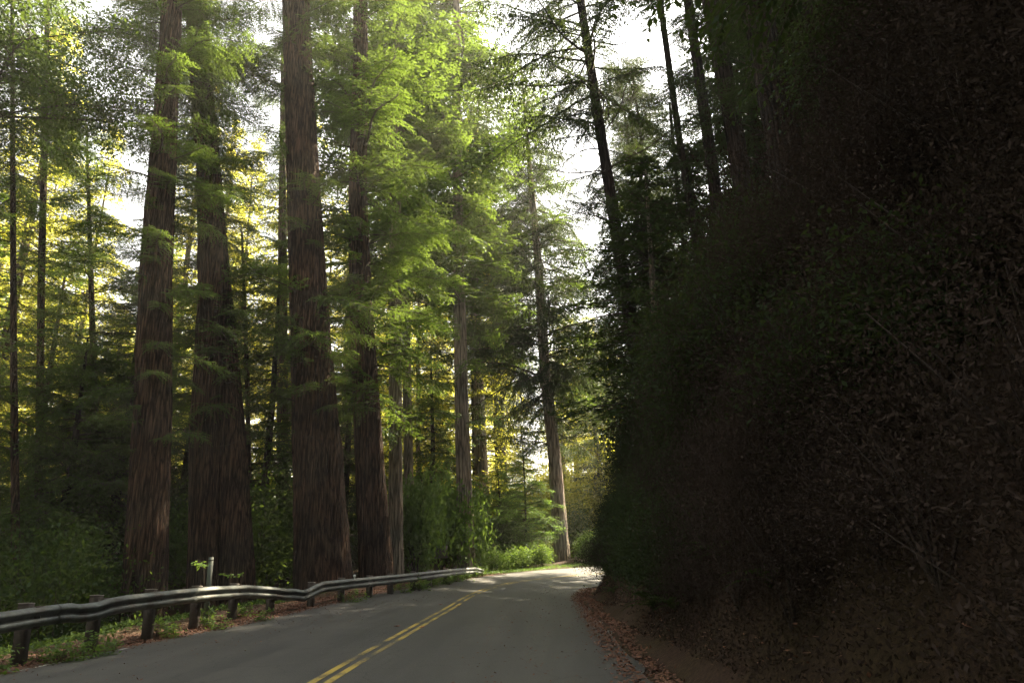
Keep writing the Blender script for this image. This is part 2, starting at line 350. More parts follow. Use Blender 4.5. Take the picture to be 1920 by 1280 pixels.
road = ribbon('road', lambda s: -wl(s), lambda s: WR + s * 0, .0, M['asphalt'], -50, 110, 9, wob=.22)
tag(road, kind='structure', label='grey asphalt two-lane road curving right')
for a, b in ((-.155, -.055), (.055, .155)):
    tag(ribbon('centre_line', lambda s, a=a: a + s * 0, lambda s, b=b: b + s * 0, .005, M['yellow'], -50, 110, 2, wob=.012), kind='structure', label='yellow painted centre line')
tag(ribbon('edge_line', lambda s: -wl(s) + .28, lambda s: -wl(s) + .36, .005, M['whiteline'], -50, 14.0, 2, wob=.03), kind='structure', label='faded white edge line at the left of the road')

# ------------------------------------------------------------------ foliage meshes
def branch_mesh(name, seed, L=3.5, spacing=.12, leaf=.15, lw=.048, sag=.16, droop=.35, mats=('needle', 'twig'), wf=.38, jit=.25, dens=1.0, hang=0.0, bare=.08, cover=1.0):
    r = np.random.RandomState(seed); g = Geo()
    n = int(L / spacing); t = np.linspace(bare, 1, n)
    cur = r.uniform(-.12, .12); cz = r.uniform(-.04, .10)
    def axis(t): return np.stack([L * t * (1 - .05 * t), L * cur * t ** 2 + .03 * L * np.sin(t * 7 + seed), L * (cz * t - sag * t ** 2.2 + .012 * np.sin(t * 9 + seed * 2))], -1)
    ta = np.linspace(0, 1, 9); g.tube(axis(ta), np.linspace(.012 + .008 * L, .004, 9), 4, 1)
    for side in (-1, 1):
        for ti in t:
            if r.rand() > cover: continue
            env = math.sin(PI * min(1, ti * .80 + .17)) ** .8
            l = L * wf * env * r.uniform(.55, 1.15)
            if l < .12: l = .12
            p0 = axis(np.array(ti)); ang = r.uniform(.75, 1.25) * side + cur
            dirn = np.array([math.cos(ang), math.sin(ang), r.normal(0, jit) - .1]); dirn /= np.linalg.norm(dirn)
            m = max(2, int(l / (.085) * dens)); q = np.linspace(.08, 1, m)
            dz = -droop * l * q ** 2 - hang * l * q ** 1.3
            pts = p0 + dirn * (l * q)[:, None] * (1 - .35 * hang); pts[:, 2] += dz
            pts[:, :2] += r.normal(0, .012, (m, 2))
            if m > 2: 
                tp = np.vstack([p0, pts[m // 2], pts[-1]]); g.tube(tp, [.007, .005, .002], 3, 1)
            dd = unit(np.gradient(pts, axis=0)) if m > 1 else dirn[None]
            sd_ = unit(np.cross(dd, [0, 0, 1.0])); 
            for s2 in (-1, 1):
                D = unit(dd * .75 + sd_ * s2 * .7 + r.normal(0, .22, (m, 3)) + np.array([0, 0, -.15]))
                W = unit(np.cross(D, r.normal(0, .35, (m, 3)) + [0, 0, 1.0]))
                g.quads(pts, D, W, leaf * r.uniform(.6, 1.25, m) * (1.1 - .4 * q), lw * r.uniform(.7, 1.3, m))
    return g.mesh(name, [M[mats[0]], M[mats[1]]])
BR = {}
BR['red'] = [branch_mesh('redwood_branch', 10 + k, L=3.6, sag=[.10, .2, .28, .15, .05, .33][k]) for k in range(6)]
BR['redmid'] = [branch_mesh('redwood_coarse_branch', 20 + k, L=3.6, spacing=.19, leaf=.23, lw=.085, sag=[.12, .22, .3, .17, .08][k], dens=.8, wf=.34, cover=.9) for k in range(5)]
BR['redlong'] = [branch_mesh('redwood_long_branch', 30 + k, L=6.0, spacing=.15, leaf=.18, lw=.055, sag=[.08, .18, .28, .14][k], wf=.27, bare=.22) for k in range(4)]
BR['hem'] = [branch_mesh('hemlock_branch', 50 + k, L=4.2, spacing=.115, leaf=.15, lw=.042, sag=[.14, .22, .3, .18][k], droop=.6, hang=.55, wf=.26, mats=('needle_dark', 'twig'), cover=.95) for k in range(4)]
BR['dark'] = [branch_mesh('dark_conifer_branch', 70 + k, L=3.6, sag=[.12, .2, .28, .15][k], mats=('needle_dark', 'twig'), spacing=.13) for k in range(4)]
BR['young'] = [branch_mesh('young_conifer_branch', 90 + k, L=2.4, sag=.14, leaf=.10, lw=.030, wf=.42, mats=('needle_bright', 'twig'), spacing=.10) for k in range(3)]
def bare_mesh(name, seed, L=3.0):
    r = np.random.RandomState(seed); g = Geo()
    def axis(t): return np.stack([L * t, .08 * L * np.sin(t * 5 + seed), L * (.05 * t - .12 * t ** 2 + .02 * np.sin(t * 11))], -1)
    ta = np.linspace(0, 1, 10); g.tube(axis(ta), np.linspace(.03, .005, 10), 5, 0)
    for ti in np.linspace(.25, .95, 14):
        a = r.uniform(.6, 1.2) * r.choice([-1, 1]); l = r.uniform(.3, .9) * (1.2 - ti)
        p = axis(np.array(ti)); d = np.array([math.cos(a), math.sin(a), r.normal(-.2, .3)])
        q = p + d * l; g.tube([p, p + d * l * .5 + r.normal(0, .03, 3), q + [0, 0, -.1 * l]], [.009, .006, .002], 3, 0)
        for _ in range(2):
            d2 = unit(d + r.normal(0, .6, 3)); pp = p + d * l * r.uniform(.3, .8); g.tube([pp, pp + d2 * .18, pp + d2 * .35 + [0, 0, -.05]], [.004, .003, .001], 3, 0)
    return g.mesh(name, [M['twig']])
BR['bare'] = [bare_mesh('bare_branch', 200 + k, 2.6 + k * .5) for k in range(3)]
def leafy_mesh(name, seed, L=3.5, mat='broad', leaf=.085, nclump=60, per=26):
    """broadleaf bough: clumps of small oval leaves along forking twigs"""
    r = np.random.RandomState(seed); g = Geo()
    def axis(t): return np.stack([L * t, .10 * L * np.sin(t * 3 + seed) * t, L * (.10 * t - .20 * t ** 2)], -1)
    ta = np.linspace(0, 1, 9); g.tube(axis(ta), np.linspace(.035, .006, 9), 4, 1)
    for k in range(nclump):
        ti = r.uniform(.15, 1) ** .8; p = axis(np.array(ti)); a = r.uniform(-1.5, 1.5); l = L * .32 * r.uniform(.3, 1) * (1.15 - ti * .5)
        d = np.array([math.cos(a), math.sin(a), r.normal(0, .45)]); q = p + d * l
        if k % 2 == 0: g.tube([p, (p + q) / 2 + r.normal(0, .04, 3), q], [.008, .005, .003], 3, 1)
        c = q + r.normal(0, 1, (per, 3)) * [.17, .17, .10]
        D = unit(r.normal(0, 1, (per, 3)) + [0, 0, -.3]); W = unit(np.cross(D, r.normal(0, .6, (per, 3)) + [0, 0, 1.0]))
        g.quads(c, D, W, leaf * r.uniform(.6, 1.4, per), leaf * .5 * r.uniform(.7, 1.3, per), 0, mid=.5)
    return g.mesh(name, [M[mat], M['twig']])
BR['broad'] = [leafy_mesh('leafy_bough', 120 + k) for k in range(4)]

def crown_mesh(name, seed, H=34, R0=4.4, mat='needle_far', nb=130, z0=.12, leaf=.30, lw=.10, per=150, top=True, droop=.35):
    """whole crown of a far tree, origin at the tree's base"""
    r = np.random.RandomState(seed); g = Geo()
    for k in range(nb):
        f = z0 + (1 - z0) * r.rand() ** .95; z = H * f; az = r.uniform(0, 2 * PI)
        L = R0 * (1.05 - f ** 1.8) * r.uniform(.45, 1.15) + .5
        el = r.normal(.0, .15)
        d = np.array([math.cos(az) * math.cos(el), math.sin(az) * math.cos(el), math.sin(el)]); sdv = np.array([-math.sin(az), math.cos(az), 0])
        ta = np.linspace(0, 1, 4); ax = d * L * ta[:, None] + [0, 0, z]; ax[:, 2] -= droop * L * .6 * ta ** 2
        g.tube(ax, np.linspace(.05, .012, 4), 3, 1)
        m = int(per * (L / R0) ** 1.3) + 10
        t = r.uniform(.12, 1, m) ** .8; lat = r.uniform(-1, 1, m) * L * .30 * np.sin(PI * np.minimum(1, t * .8 + .17))
        # leaves cluster into twigs: quantise t per side
        tq = np.round(t * 9 + .5 * np.sign(lat)) / 9; t2 = tq + np.abs(lat) / L * .5
        Pp = d * (L * t2)[:, None] + sdv * lat[:, None] + [0, 0, z] + r.normal(0, .05, (m, 3))
        Pp[:, 2] -= droop * L * .6 * t2 ** 2 + .3 * np.abs(lat) ** 1.5
        D = unit(d * .5 + sdv * np.sign(lat)[:, None] * .7 + r.normal(0, .35, (m, 3)) + [0, 0, -.25])
        W = unit(np.cross(D, r.normal(0, .45, (m, 3)) + [0, 0, 1.0]))
        g.quads(Pp, D, W, leaf * r.uniform(.5, 1.3, m), lw * r.uniform(.6, 1.4, m))
    return g.mesh(name, [M[mat], M['twig']])
CR = {'far': [crown_mesh('far_crown', 300 + k, nb=230, per=160) for k in range(4)],
      'fardark': [crown_mesh('far_dark_crown', 320 + k, mat='needle', nb=210, per=150) for k in range(3)],
      'hill': [crown_mesh('hill_crown', 340 + k, H=22, R0=3.4, mat='needle_dark', nb=170, per=150, leaf=.24, lw=.08) for k in range(3)]}

def trunk_mesh(name, pts, rad, mat, nseg=48, flute=.06, flare=.45, seed=0, step=.7, furrow=.022):
    """pts: axis points relative to the base (first is the base)"""
    r = np.random.RandomState(seed)
    pts = np.asarray(pts, float); d = np.r_[0, np.cumsum(np.linalg.norm(np.diff(pts, axis=0), axis=1))]
    k = max(6, int(d[-1] / step)); q = np.linspace(0, 1, k) ** 1.25 * d[-1]
    A = np.stack([np.interp(q, d, pts[:, j]) for j in range(3)], 1); rr = np.interp(q, d, rad)
    th = np.linspace(0, 2 * PI, nseg, endpoint=False)
    ph = r.uniform(0, 6.28, 8)
    hgt = q[:, None]
    fl = 1 + flare * np.exp(-hgt / (1.2 + 1.2 * rr[0])) * (1 + .35 * np.sin(3 * th + ph[0]) + .3 * np.sin(5 * th + ph[1]) + .2 * np.sin(8 * th + ph[2]))
    lob = 1 + flute * np.sin(2 * th + ph[3] + hgt * .03) + flute * .7 * np.sin(5 * th + ph[4] + hgt * .05) + flute * .4 * np.sin(9 * th + ph[5] - hgt * .04)
    rr = rr * .95
    fur = furrow * (np.where(np.arange(nseg) % 2 == 0, 1, -1)[None, :] * (.6 + .4 * np.sin(hgt * 2.1 + th * 17)) + r.normal(0, .5, (len(q), nseg)))
    RR = rr[:, None] * fl * lob * (1 + fur)
    V = np.stack([A[:, 0:1] + RR * np.cos(th), A[:, 1:2] + RR * np.sin(th), A[:, 2:3] + 0 * RR], -1).reshape(-1, 3)
    n = nseg; i = np.arange(len(q) - 1)[:, None] * n; j = np.arange(n)[None, :]; j2 = (j + 1) % n
    Q = np.stack([i + j, i + j2, i + n + j2, i + n + j], -1).reshape(-1, 4)
    return mkmesh(name, V, [Q], [mat], smooth=True)

def axis_from_px(pix, d, H, taper=.55):
    """pix: list of (px, py, width px) from bottom up, on a trunk standing d metres ahead"""
    c = [P(a, b, d) for a, b, _ in pix]; r_ = [wd / 2 / F * (p - CAM).dot(fw) for p, (_, _, wd) in zip(c, pix)]
    # extend down to the ground
    dv = (c[0] - c[1]); dv /= max(.01, -dv.z)
    dv.x = max(-.12, min(.12, dv.x)); dv.y = 0
    b = c[0].copy()
    for _ in range(4):
        h = b.z - gz(b.x, b.y) + .15; b = b + Vector((dv.x * h, 0, -h))
    rb = r_[0] * (1 + .012 * (c[0].z - b.z))
    pts = [b] + c; rad = [rb] + r_
    # extend up
    uv = (c[-1] - c[-2]); uv /= uv.z
    top = c[-1] + uv * max(1.0, (H - c[-1].z)) ; pts.append(top); rad.append(max(.06, r_[-1] * (1 - taper)))
    return pts, rad

ntree = 0
def tree(name, label, pts, rad, bark, branches, cat='tree', group=None, nseg=48, flare=.10, seed=0, furrow=.034, crown=None, flute=.05):
    """branches: list of dicts kind,n,z0,z1,len0,len1,pitch,az range"""
    base = Vector(pts[0]); t = empty(name, base); tag(t, label, cat, group)
    rel = np.array([np.array(Vector(p) - base) for p in pts])
    link('trunk', trunk_mesh('trunk', rel, rad, M[bark], nseg, seed=seed, flare=flare, furrow=furrow, flute=flute), t)
    r = random.Random(seed * 13 + 5)
    zz = rel[:, 2]
    for b in branches:
        for k in range(b['n']):
            z = b['z0'] + (b['z1'] - b['z0']) * ((k + r.random()) / b['n'])
            z = z - base.z
            if z < zz[0] + .3 or z > zz[-1]: continue
            x = np.interp(z, zz, rel[:, 0]); y = np.interp(z, zz, rel[:, 1]); rr = np.interp(z, zz, rad)
            az = R(r.uniform(*b.get('az', (0, 360))))
            f = (z + base.z - b['z0']) / (b['z1'] - b['z0'])
            L = (b['len0'] * (1 - f) + b['len1'] * f) * r.uniform(.6, 1.2)
            me = r.choice(BR[b['kind']]); s = L
            pit = R(r.gauss(b.get('pitch', 5), b.get('pj', 9)))
            link('branch', me, t, (x + math.cos(az) * rr * .6, y + math.sin(az) * rr * .6, z), (r.gauss(0, .2), -pit, az), (s, s * r.uniform(.85, 1.2), s))
    if crown: link('crown', crown[0], t, scale=crown[1], rot=(0, 0, r.uniform(0, 6)))
    return t
# branch scale unit: 1.0 = 3.6 m ('red'), 6 m ('redlong'), 4.2 m ('hem')

# ------------------------------------------------------------------ the big trees, left of the road
T = []
GR = 'big redwoods behind the guardrail'
def bset(kind, n, z0, z1, a, b, **k): return dict(kind=kind, n=n, z0=z0, z1=z1, len0=a, len1=b, **k)
pts, rad = axis_from_px([(274, 1050, 74), (286, 780, 66), (293, 500, 56), (312, 200, 42), (324, 0, 35)], 22.5, 38)
tree('redwood_tree', 'tall straight redwood standing alone at far left behind the near guardrail', pts, rad, 'bark',
     [bset('red', 26, 5, 13, .45, .6), bset('red', 54, 13, 25, .6, .85), bset('red', 36, 25, 36, .9, .7), bset('bare', 14, 2.5, 13, .18, .4), bset('bare', 5, 5, 12, .5, .6), bset('redlong', 10, 14, 28, .5, .6)], group=GR, nseg=64, seed=1)
pts, rad = axis_from_px([(381, 1050, 54), (384, 800, 54), (398, 560, 50), (392, 330, 44), (372, 100, 38), (366, 0, 36)], 25.5, 38)
tree('redwood_tree', 'left dark stem of the joined redwood pair behind the guardrail, nearest the road marker post', pts, rad, 'bark',
     [bset('red', 14, 6, 13, .4, .6), bset('red', 54, 14, 26, .6, .85), bset('red', 36, 26, 36, .9, .7), bset('bare', 14, 2.5, 13, .18, .4), bset('bare', 4, 5, 12, .5, .6)], group=GR, nseg=64, seed=2)
pts, rad = axis_from_px([(443, 1050, 66), (428, 800, 62), (410, 560, 50), (402, 400, 38), (388, 200, 30), (376, 0, 24)], 26.2, 36)
tree('redwood_tree', 'right stem of the joined redwood pair, its right side lit orange by the sun', pts, rad, 'bark',
     [bset('red', 10, 7, 13, .6, .9, az=(200, 340)), bset('red', 8, 6, 13, .35, .6), bset('red', 46, 15, 25, .55, .85), bset('red', 30, 25, 34, .9, .7)], group=GR, nseg=64, seed=3)
pts, rad = axis_from_px([(606, 1050, 104), (596, 850, 96), (583, 640, 78), (569, 350, 64), (558, 100, 54), (554, 0, 52)], 28, 42)
tree('redwood_tree', 'thickest redwood trunk with deeply furrowed bark behind the kink in the guardrail', pts, rad, 'bark',
     [bset('red', 10, 6.5, 12, .5, .7), bset('red', 20, 12, 20, .45, .6), bset('red', 70, 22, 42, .7, 1.0), bset('bare', 14, 2.5, 13, .18, .4), bset('bare', 8, 6, 14, .5, .7), bset('red', 14, 7.5, 12.5, .7, 1.0, az=(215, 340))], group=GR, nseg=88, seed=4)
pts, rad = axis_from_px([(705, 1050, 62), (690, 800, 52), (677, 560, 42), (671, 350, 33), (676, 150, 28), (676, 0, 25)], 31, 40)
tree('redwood_tree', 'dark redwood with a long arching limb, just right of the thickest trunk', pts, rad, 'bark',
     [bset('redmid', 26, 7, 13, .7, 1.0), bset('redmid', 64, 13, 27, .8, 1.15), bset('redmid', 34, 26, 38, 1.2, .9), bset('redlong', 12, 10, 24, .8, 1.0, az=(-70, 30)), bset('bare', 8, 6, 14, .7, .9, az=(-60, 30))], group=GR, nseg=64, seed=5)

GM = 'pale redwoods around the bend'
for q, (px, d, H, lab) in enumerate([(215, 33, 17, 'leafy dark redwood filling in just left of the lone tall redwood'), (120, 30, 12, 'bushy dark redwood in the left woods with foliage down to the ground'), (340, 36, 20, 'leafy redwood filling the gap between the lone redwood and the joined pair'), (490, 37, 19, 'leafy redwood seen between the joined pair and the thickest redwood'),
                                     (640, 42, 19, 'leafy redwood between the thickest redwood and the one with the arching limb'), (800, 52, 17, 'leafy redwood behind the bush by the road sign')]):
    x, y = (px - 960) / F * d, d; b = gz(x, y)
    tree('redwood_tree', lab, [(x, y, b - .2), (x + .2, y, b + H * .5), (x, y, b + H)], [.26, .17, .04], 'bark_dark', [bset('redmid' if q % 2 else 'dark', 110, b + 1.5, b + H, 1.15, .5, pitch=0)], group='leafy understory redwoods', nseg=16, seed=140 + q)
pts, rad = axis_from_px([(742, 1000, 27), (741, 700, 24), (741, 400, 21), (741, 0, 15)], 36, 46)
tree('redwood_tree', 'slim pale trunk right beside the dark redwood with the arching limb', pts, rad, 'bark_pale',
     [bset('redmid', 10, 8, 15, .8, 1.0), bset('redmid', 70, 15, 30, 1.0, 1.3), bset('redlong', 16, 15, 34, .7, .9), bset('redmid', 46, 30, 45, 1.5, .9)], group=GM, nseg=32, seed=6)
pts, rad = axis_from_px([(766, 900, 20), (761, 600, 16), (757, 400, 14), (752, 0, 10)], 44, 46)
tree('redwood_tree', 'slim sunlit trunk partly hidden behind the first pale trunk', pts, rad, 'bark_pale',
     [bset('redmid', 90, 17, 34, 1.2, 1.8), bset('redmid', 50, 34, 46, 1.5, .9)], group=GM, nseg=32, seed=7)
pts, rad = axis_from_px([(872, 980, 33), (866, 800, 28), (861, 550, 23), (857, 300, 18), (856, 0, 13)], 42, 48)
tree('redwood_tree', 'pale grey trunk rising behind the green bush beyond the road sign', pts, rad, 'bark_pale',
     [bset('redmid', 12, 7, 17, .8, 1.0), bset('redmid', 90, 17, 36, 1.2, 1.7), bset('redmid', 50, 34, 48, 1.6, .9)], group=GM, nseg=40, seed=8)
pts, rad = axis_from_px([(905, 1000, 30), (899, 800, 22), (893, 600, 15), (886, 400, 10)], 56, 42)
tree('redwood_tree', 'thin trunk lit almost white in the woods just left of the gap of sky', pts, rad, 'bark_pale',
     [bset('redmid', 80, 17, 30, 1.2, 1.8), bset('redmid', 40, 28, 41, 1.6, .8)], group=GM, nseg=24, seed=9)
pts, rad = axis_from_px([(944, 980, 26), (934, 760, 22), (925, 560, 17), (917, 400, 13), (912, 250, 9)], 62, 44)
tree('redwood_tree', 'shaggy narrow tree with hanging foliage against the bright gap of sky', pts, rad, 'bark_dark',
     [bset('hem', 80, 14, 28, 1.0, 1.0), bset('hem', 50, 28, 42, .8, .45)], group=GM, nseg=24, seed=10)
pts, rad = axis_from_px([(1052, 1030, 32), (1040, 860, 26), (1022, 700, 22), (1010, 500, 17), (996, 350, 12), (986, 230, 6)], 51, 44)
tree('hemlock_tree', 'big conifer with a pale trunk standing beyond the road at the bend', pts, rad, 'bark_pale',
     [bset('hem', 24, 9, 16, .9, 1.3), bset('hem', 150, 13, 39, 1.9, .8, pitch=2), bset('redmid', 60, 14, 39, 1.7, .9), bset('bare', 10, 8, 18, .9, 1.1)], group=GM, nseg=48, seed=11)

# thin lit stems in the left woods
for q, (pix, d, H, lab) in enumerate([
    ([(467, 880, 9), (463, 700, 9), (456, 500, 6)], 36, 20, 'slender sunlit sapling trunk between the joined pair and the thickest redwood'),
    ([(530, 1000, 22), (530, 700, 19), (530, 400, 15)], 44, 40, 'dim brown trunk half hidden just left of the thickest redwood'),
    ([(72, 1000, 14), (78, 500, 12), (86, 150, 11)], 32, 34, 'thin reddish trunk in the dark left woods nearest the left edge'),
    ([(30, 1060, 16), (26, 700, 12), (24, 300, 9)], 27, 32, 'shadowy thin trunk at the left edge behind the near guardrail'),
    ([(182, 1060, 16), (176, 700, 12), (170, 500, 9)], 34, 26, 'thin dark trunk left of the lone tall redwood')]):
    pts, rad = axis_from_px(pix, d, H)
    tree('conifer_tree', lab, pts, rad, 'bark', [bset('red', 44 if q else 10, 6, H, .7, .8), bset('red', 20, H * .5, H, 1.0, .7)], group='thin trunks in the left woods', nseg=24, seed=20 + q)

# ------------------------------------------------------------------ right hillside trees
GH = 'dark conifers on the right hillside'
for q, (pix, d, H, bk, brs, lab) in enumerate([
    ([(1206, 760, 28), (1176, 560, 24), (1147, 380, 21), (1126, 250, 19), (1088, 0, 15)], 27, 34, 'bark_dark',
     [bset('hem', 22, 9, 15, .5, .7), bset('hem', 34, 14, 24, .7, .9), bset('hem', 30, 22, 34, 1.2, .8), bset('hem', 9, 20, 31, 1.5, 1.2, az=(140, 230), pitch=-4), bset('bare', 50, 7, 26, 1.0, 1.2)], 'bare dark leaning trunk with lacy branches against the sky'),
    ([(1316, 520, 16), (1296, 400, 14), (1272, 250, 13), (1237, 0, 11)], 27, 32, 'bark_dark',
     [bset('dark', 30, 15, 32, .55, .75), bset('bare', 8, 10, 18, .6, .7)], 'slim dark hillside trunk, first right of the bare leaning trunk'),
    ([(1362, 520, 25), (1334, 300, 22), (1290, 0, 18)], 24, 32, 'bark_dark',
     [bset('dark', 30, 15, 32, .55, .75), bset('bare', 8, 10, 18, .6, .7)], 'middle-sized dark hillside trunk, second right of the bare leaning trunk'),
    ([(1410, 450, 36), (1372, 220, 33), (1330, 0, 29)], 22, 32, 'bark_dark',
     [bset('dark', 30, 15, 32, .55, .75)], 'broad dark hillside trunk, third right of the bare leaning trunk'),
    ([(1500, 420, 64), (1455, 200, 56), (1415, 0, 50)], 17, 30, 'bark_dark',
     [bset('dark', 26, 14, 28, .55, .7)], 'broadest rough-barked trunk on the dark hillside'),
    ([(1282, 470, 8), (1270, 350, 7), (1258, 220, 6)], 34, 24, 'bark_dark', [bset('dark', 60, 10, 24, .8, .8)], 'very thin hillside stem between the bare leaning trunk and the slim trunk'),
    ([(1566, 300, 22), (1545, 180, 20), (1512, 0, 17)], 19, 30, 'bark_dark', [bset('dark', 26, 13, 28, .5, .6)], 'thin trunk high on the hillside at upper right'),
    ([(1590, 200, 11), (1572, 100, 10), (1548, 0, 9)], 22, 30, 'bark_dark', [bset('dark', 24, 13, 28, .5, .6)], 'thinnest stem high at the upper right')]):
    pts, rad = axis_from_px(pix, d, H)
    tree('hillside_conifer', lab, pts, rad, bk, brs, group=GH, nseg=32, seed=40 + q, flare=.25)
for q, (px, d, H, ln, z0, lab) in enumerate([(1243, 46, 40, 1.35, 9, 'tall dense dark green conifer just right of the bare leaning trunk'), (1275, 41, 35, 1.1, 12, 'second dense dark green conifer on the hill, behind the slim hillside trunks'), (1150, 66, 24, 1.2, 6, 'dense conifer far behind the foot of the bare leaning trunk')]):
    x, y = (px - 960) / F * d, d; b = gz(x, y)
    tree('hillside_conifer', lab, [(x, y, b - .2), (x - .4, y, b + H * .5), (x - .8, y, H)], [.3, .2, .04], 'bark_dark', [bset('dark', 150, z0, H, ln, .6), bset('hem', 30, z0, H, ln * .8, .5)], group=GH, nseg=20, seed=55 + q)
for q in range(-1, 5):  # added row of trees, set in the sun's path to shade the road
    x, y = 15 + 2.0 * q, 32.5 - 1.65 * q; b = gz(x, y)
    tree('hillside_conifer', 'tall dense conifer in the row added high on the dark hillside to shade the road, %s' % ('leftmost', 'second from left', 'third from left', 'fourth from left', 'fifth from left', 'rightmost')[q + 1], [(x, y, b - .2), (x, y, b + 13), (x - .4, y, b + 27)], [.28, .18, .04], 'bark_dark',
         [bset('dark', 120, b + 7, b + 27, 1.25, .6)], group='row of tall conifers added to shade the road', nseg=14, seed=160 + q)
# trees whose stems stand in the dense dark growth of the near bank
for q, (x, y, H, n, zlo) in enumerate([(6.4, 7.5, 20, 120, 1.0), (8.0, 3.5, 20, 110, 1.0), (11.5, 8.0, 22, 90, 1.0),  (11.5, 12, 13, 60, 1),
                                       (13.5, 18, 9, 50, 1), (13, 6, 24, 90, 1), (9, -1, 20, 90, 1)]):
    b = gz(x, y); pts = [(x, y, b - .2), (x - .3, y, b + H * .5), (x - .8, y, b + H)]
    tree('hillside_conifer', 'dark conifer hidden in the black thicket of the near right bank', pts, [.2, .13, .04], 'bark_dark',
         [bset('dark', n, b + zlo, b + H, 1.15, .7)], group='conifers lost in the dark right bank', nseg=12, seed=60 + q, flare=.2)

# ------------------------------------------------------------------ background woods
def where(px, d):
    if px < 0: a = 'beyond the left edge, outward of the guardrail'
    elif px < 235: a = 'left of the lone straight redwood'
    elif px < 350: a = 'between the lone straight redwood and the joined pair'
    elif px < 480: a = 'behind the joined redwood pair'
    elif px < 560: a = 'between the joined pair and the thickest redwood'
    elif px < 670: a = 'behind the thickest redwood'
    elif px < 780: a = 'behind the redwood with the arching limb'
    elif px < 885: a = 'around the pale grey trunk left of the sky gap'
    elif px < 1010: a = 'below the sky gap'
    elif px < 1100: a = 'behind the big pale trunk at the bend'
    elif px < 1300: a = 'beyond the bend, right of the big pale trunk'
    else: a = 'high behind the right bank'
    return a + (', nearest row' if d < 44 else ', middle row' if d < 70 else ', farthest row')
def bgtree(x, y, H, kind, label, group, seed, wide=1.0):
    r = random.Random(seed); b = gz(x, y); t = empty('conifer_tree', (x, y, b), r.uniform(0, 6.28)); tag(t, label, 'tree', group)
    lean = r.uniform(-.02, .02) * H; rr = r.uniform(.16, .42)
    me = BGTR[seed % len(BGTR)]
    link('trunk', me, t, scale=(rr / .3, rr / .3, H / 34))
    c = r.choice(CR[kind]); hs = {'far': 34, 'fardark': 34, 'hill': 22}[kind]
    link('crown', c, t, scale=(wide, wide, H / hs))
    return t
BGTR = [trunk_mesh('trunk', [(0, 0, -.6), (.3 * k - .3, 0, 17), (.5 * k - .5, .3, 33.5)], [.34, .22, .04], M['bark' if k % 2 else 'bark_pale'], 12, seed=90 + k, flare=.3, furrow=.05) for k in range(3)]
rb = random.Random(21); placed = []
def free(x, y, dmin):
    for (a, b) in placed:
        if (a - x) ** 2 + (b - y) ** 2 < dmin ** 2: return False
    s, l = sl_of([x], [y]); return not (-wl(s[0]) - 3 < l[0] < WR + 2)
def zone(n, d0, d1, p0, p1, kind, h0, h1, seed0, dm=4.6):
    k = 0; tries = 0
    while k < n and tries < 4000:
        tries += 1
        d = rb.uniform(d0, d1); px = rb.uniform(p0, p1); x = (px - 960) / F * d; y = d
        if d < 53 and 560 < px: continue
        if not free(x, y, dm): continue
        H = rb.uniform(h0, h1)
        if 890 < px < 1010: H = min(H, d * .40)
        elif 1010 <= px < 1180: H = min(H, d * .50)
        elif 130 < px < 240: H = min(H, d * .36)
        placed.append((x, y)); k += 1
        if px < 560: lab, grp = 'sun-flecked conifer ' + where(px, d), 'conifers in the left background woods'
        elif px < 885: lab, grp = 'bright green conifer ' + where(px, d), 'conifers in the middle background woods'
        else: lab, grp = 'low distant conifer ' + where(px, d), 'conifers beyond the bend'
        grp = grp + ', ' + where(px, d)
        bgtree(x, y, H, kind, lab, grp, seed0 + k, rb.uniform(.8, 1.15) * min(1, H / 26 + .25))
zone(5, 33, 42, -200, 300, 'fardark', 16, 24, 500)
zone(17, 42, 60, -350, 560, 'far', 30, 42, 520)
zone(7, 53, 66, 600, 900, 'far', 30, 44, 545)
zone(3, 62, 70, 1080, 1240, 'fardark', 16, 20, 553)
zone(26, 70, 96, -350, 560, 'far', 26, 42, 560)
zone(20, 70, 96, 560, 1300, 'far', 22, 31, 590)
k = 0; tries = 0
while k < 64 and tries < 6000:
    tries += 1
    d = rb.uniform(24, 70) if k < 9 else rb.uniform(28, 58); px = rb.uniform(1220, 1480) if k < 9 else rb.uniform(1500, 1900); x = (px - 960) / F * d; y = d
    if not free(x, y, 3.3): continue
    placed.append((x, y)); k += 1
    bgtree(x, y, rb.uniform(9, 16) if px < 1500 else rb.uniform(26, 36), 'hill', *(('short dark conifer on the hillside behind the slim leaning trunks', 'short conifers behind the leaning trunks') if px < 1500 else ('tall dark conifer high up in the black mass at upper right', 'tall conifers at upper right')), 700 + k)

k = 0; tries = 0
while k < 64 and tries < 6000:
    tries += 1
    x = rb.uniform(-48, 46); y = rb.uniform(-50, 28)
    s_, l_2 = sl_of([x], [y])
    if -wl(s_[0]) - 4 < l_2[0] < WR + 5: continue
    if y > -4 and abs(x) < y * .80 + 10: continue
    if not free(x, y, 4.2): continue
    placed.append((x, y)); k += 1
    bgtree(x, y, rb.uniform(28, 38) if x < 0 else rb.uniform(18, 26), 'fardark', 'tall conifer of the forest standing beside and behind the viewer', 'conifers beside and behind the viewer', 900 + k, 1.3)
# overhanging boughs at the upper left come from a tree standing outside the frame
b = gz(-20.5, 21)
tree('tanoak_tree', 'broadleaf tree whose dark leafy boughs hang in at the top left corner', [(-20.5, 21, b - .2), (-20.2, 21, b + 8), (-19.5, 21.3, b + 24)], [.38, .3, .12], 'bark_dark',
     [bset('broad', 50, 16.5, 25, 1.7, 1.3, pitch=8), bset('dark', 10, 15, 24, 1.2, 1.0)], nseg=24, seed=31)

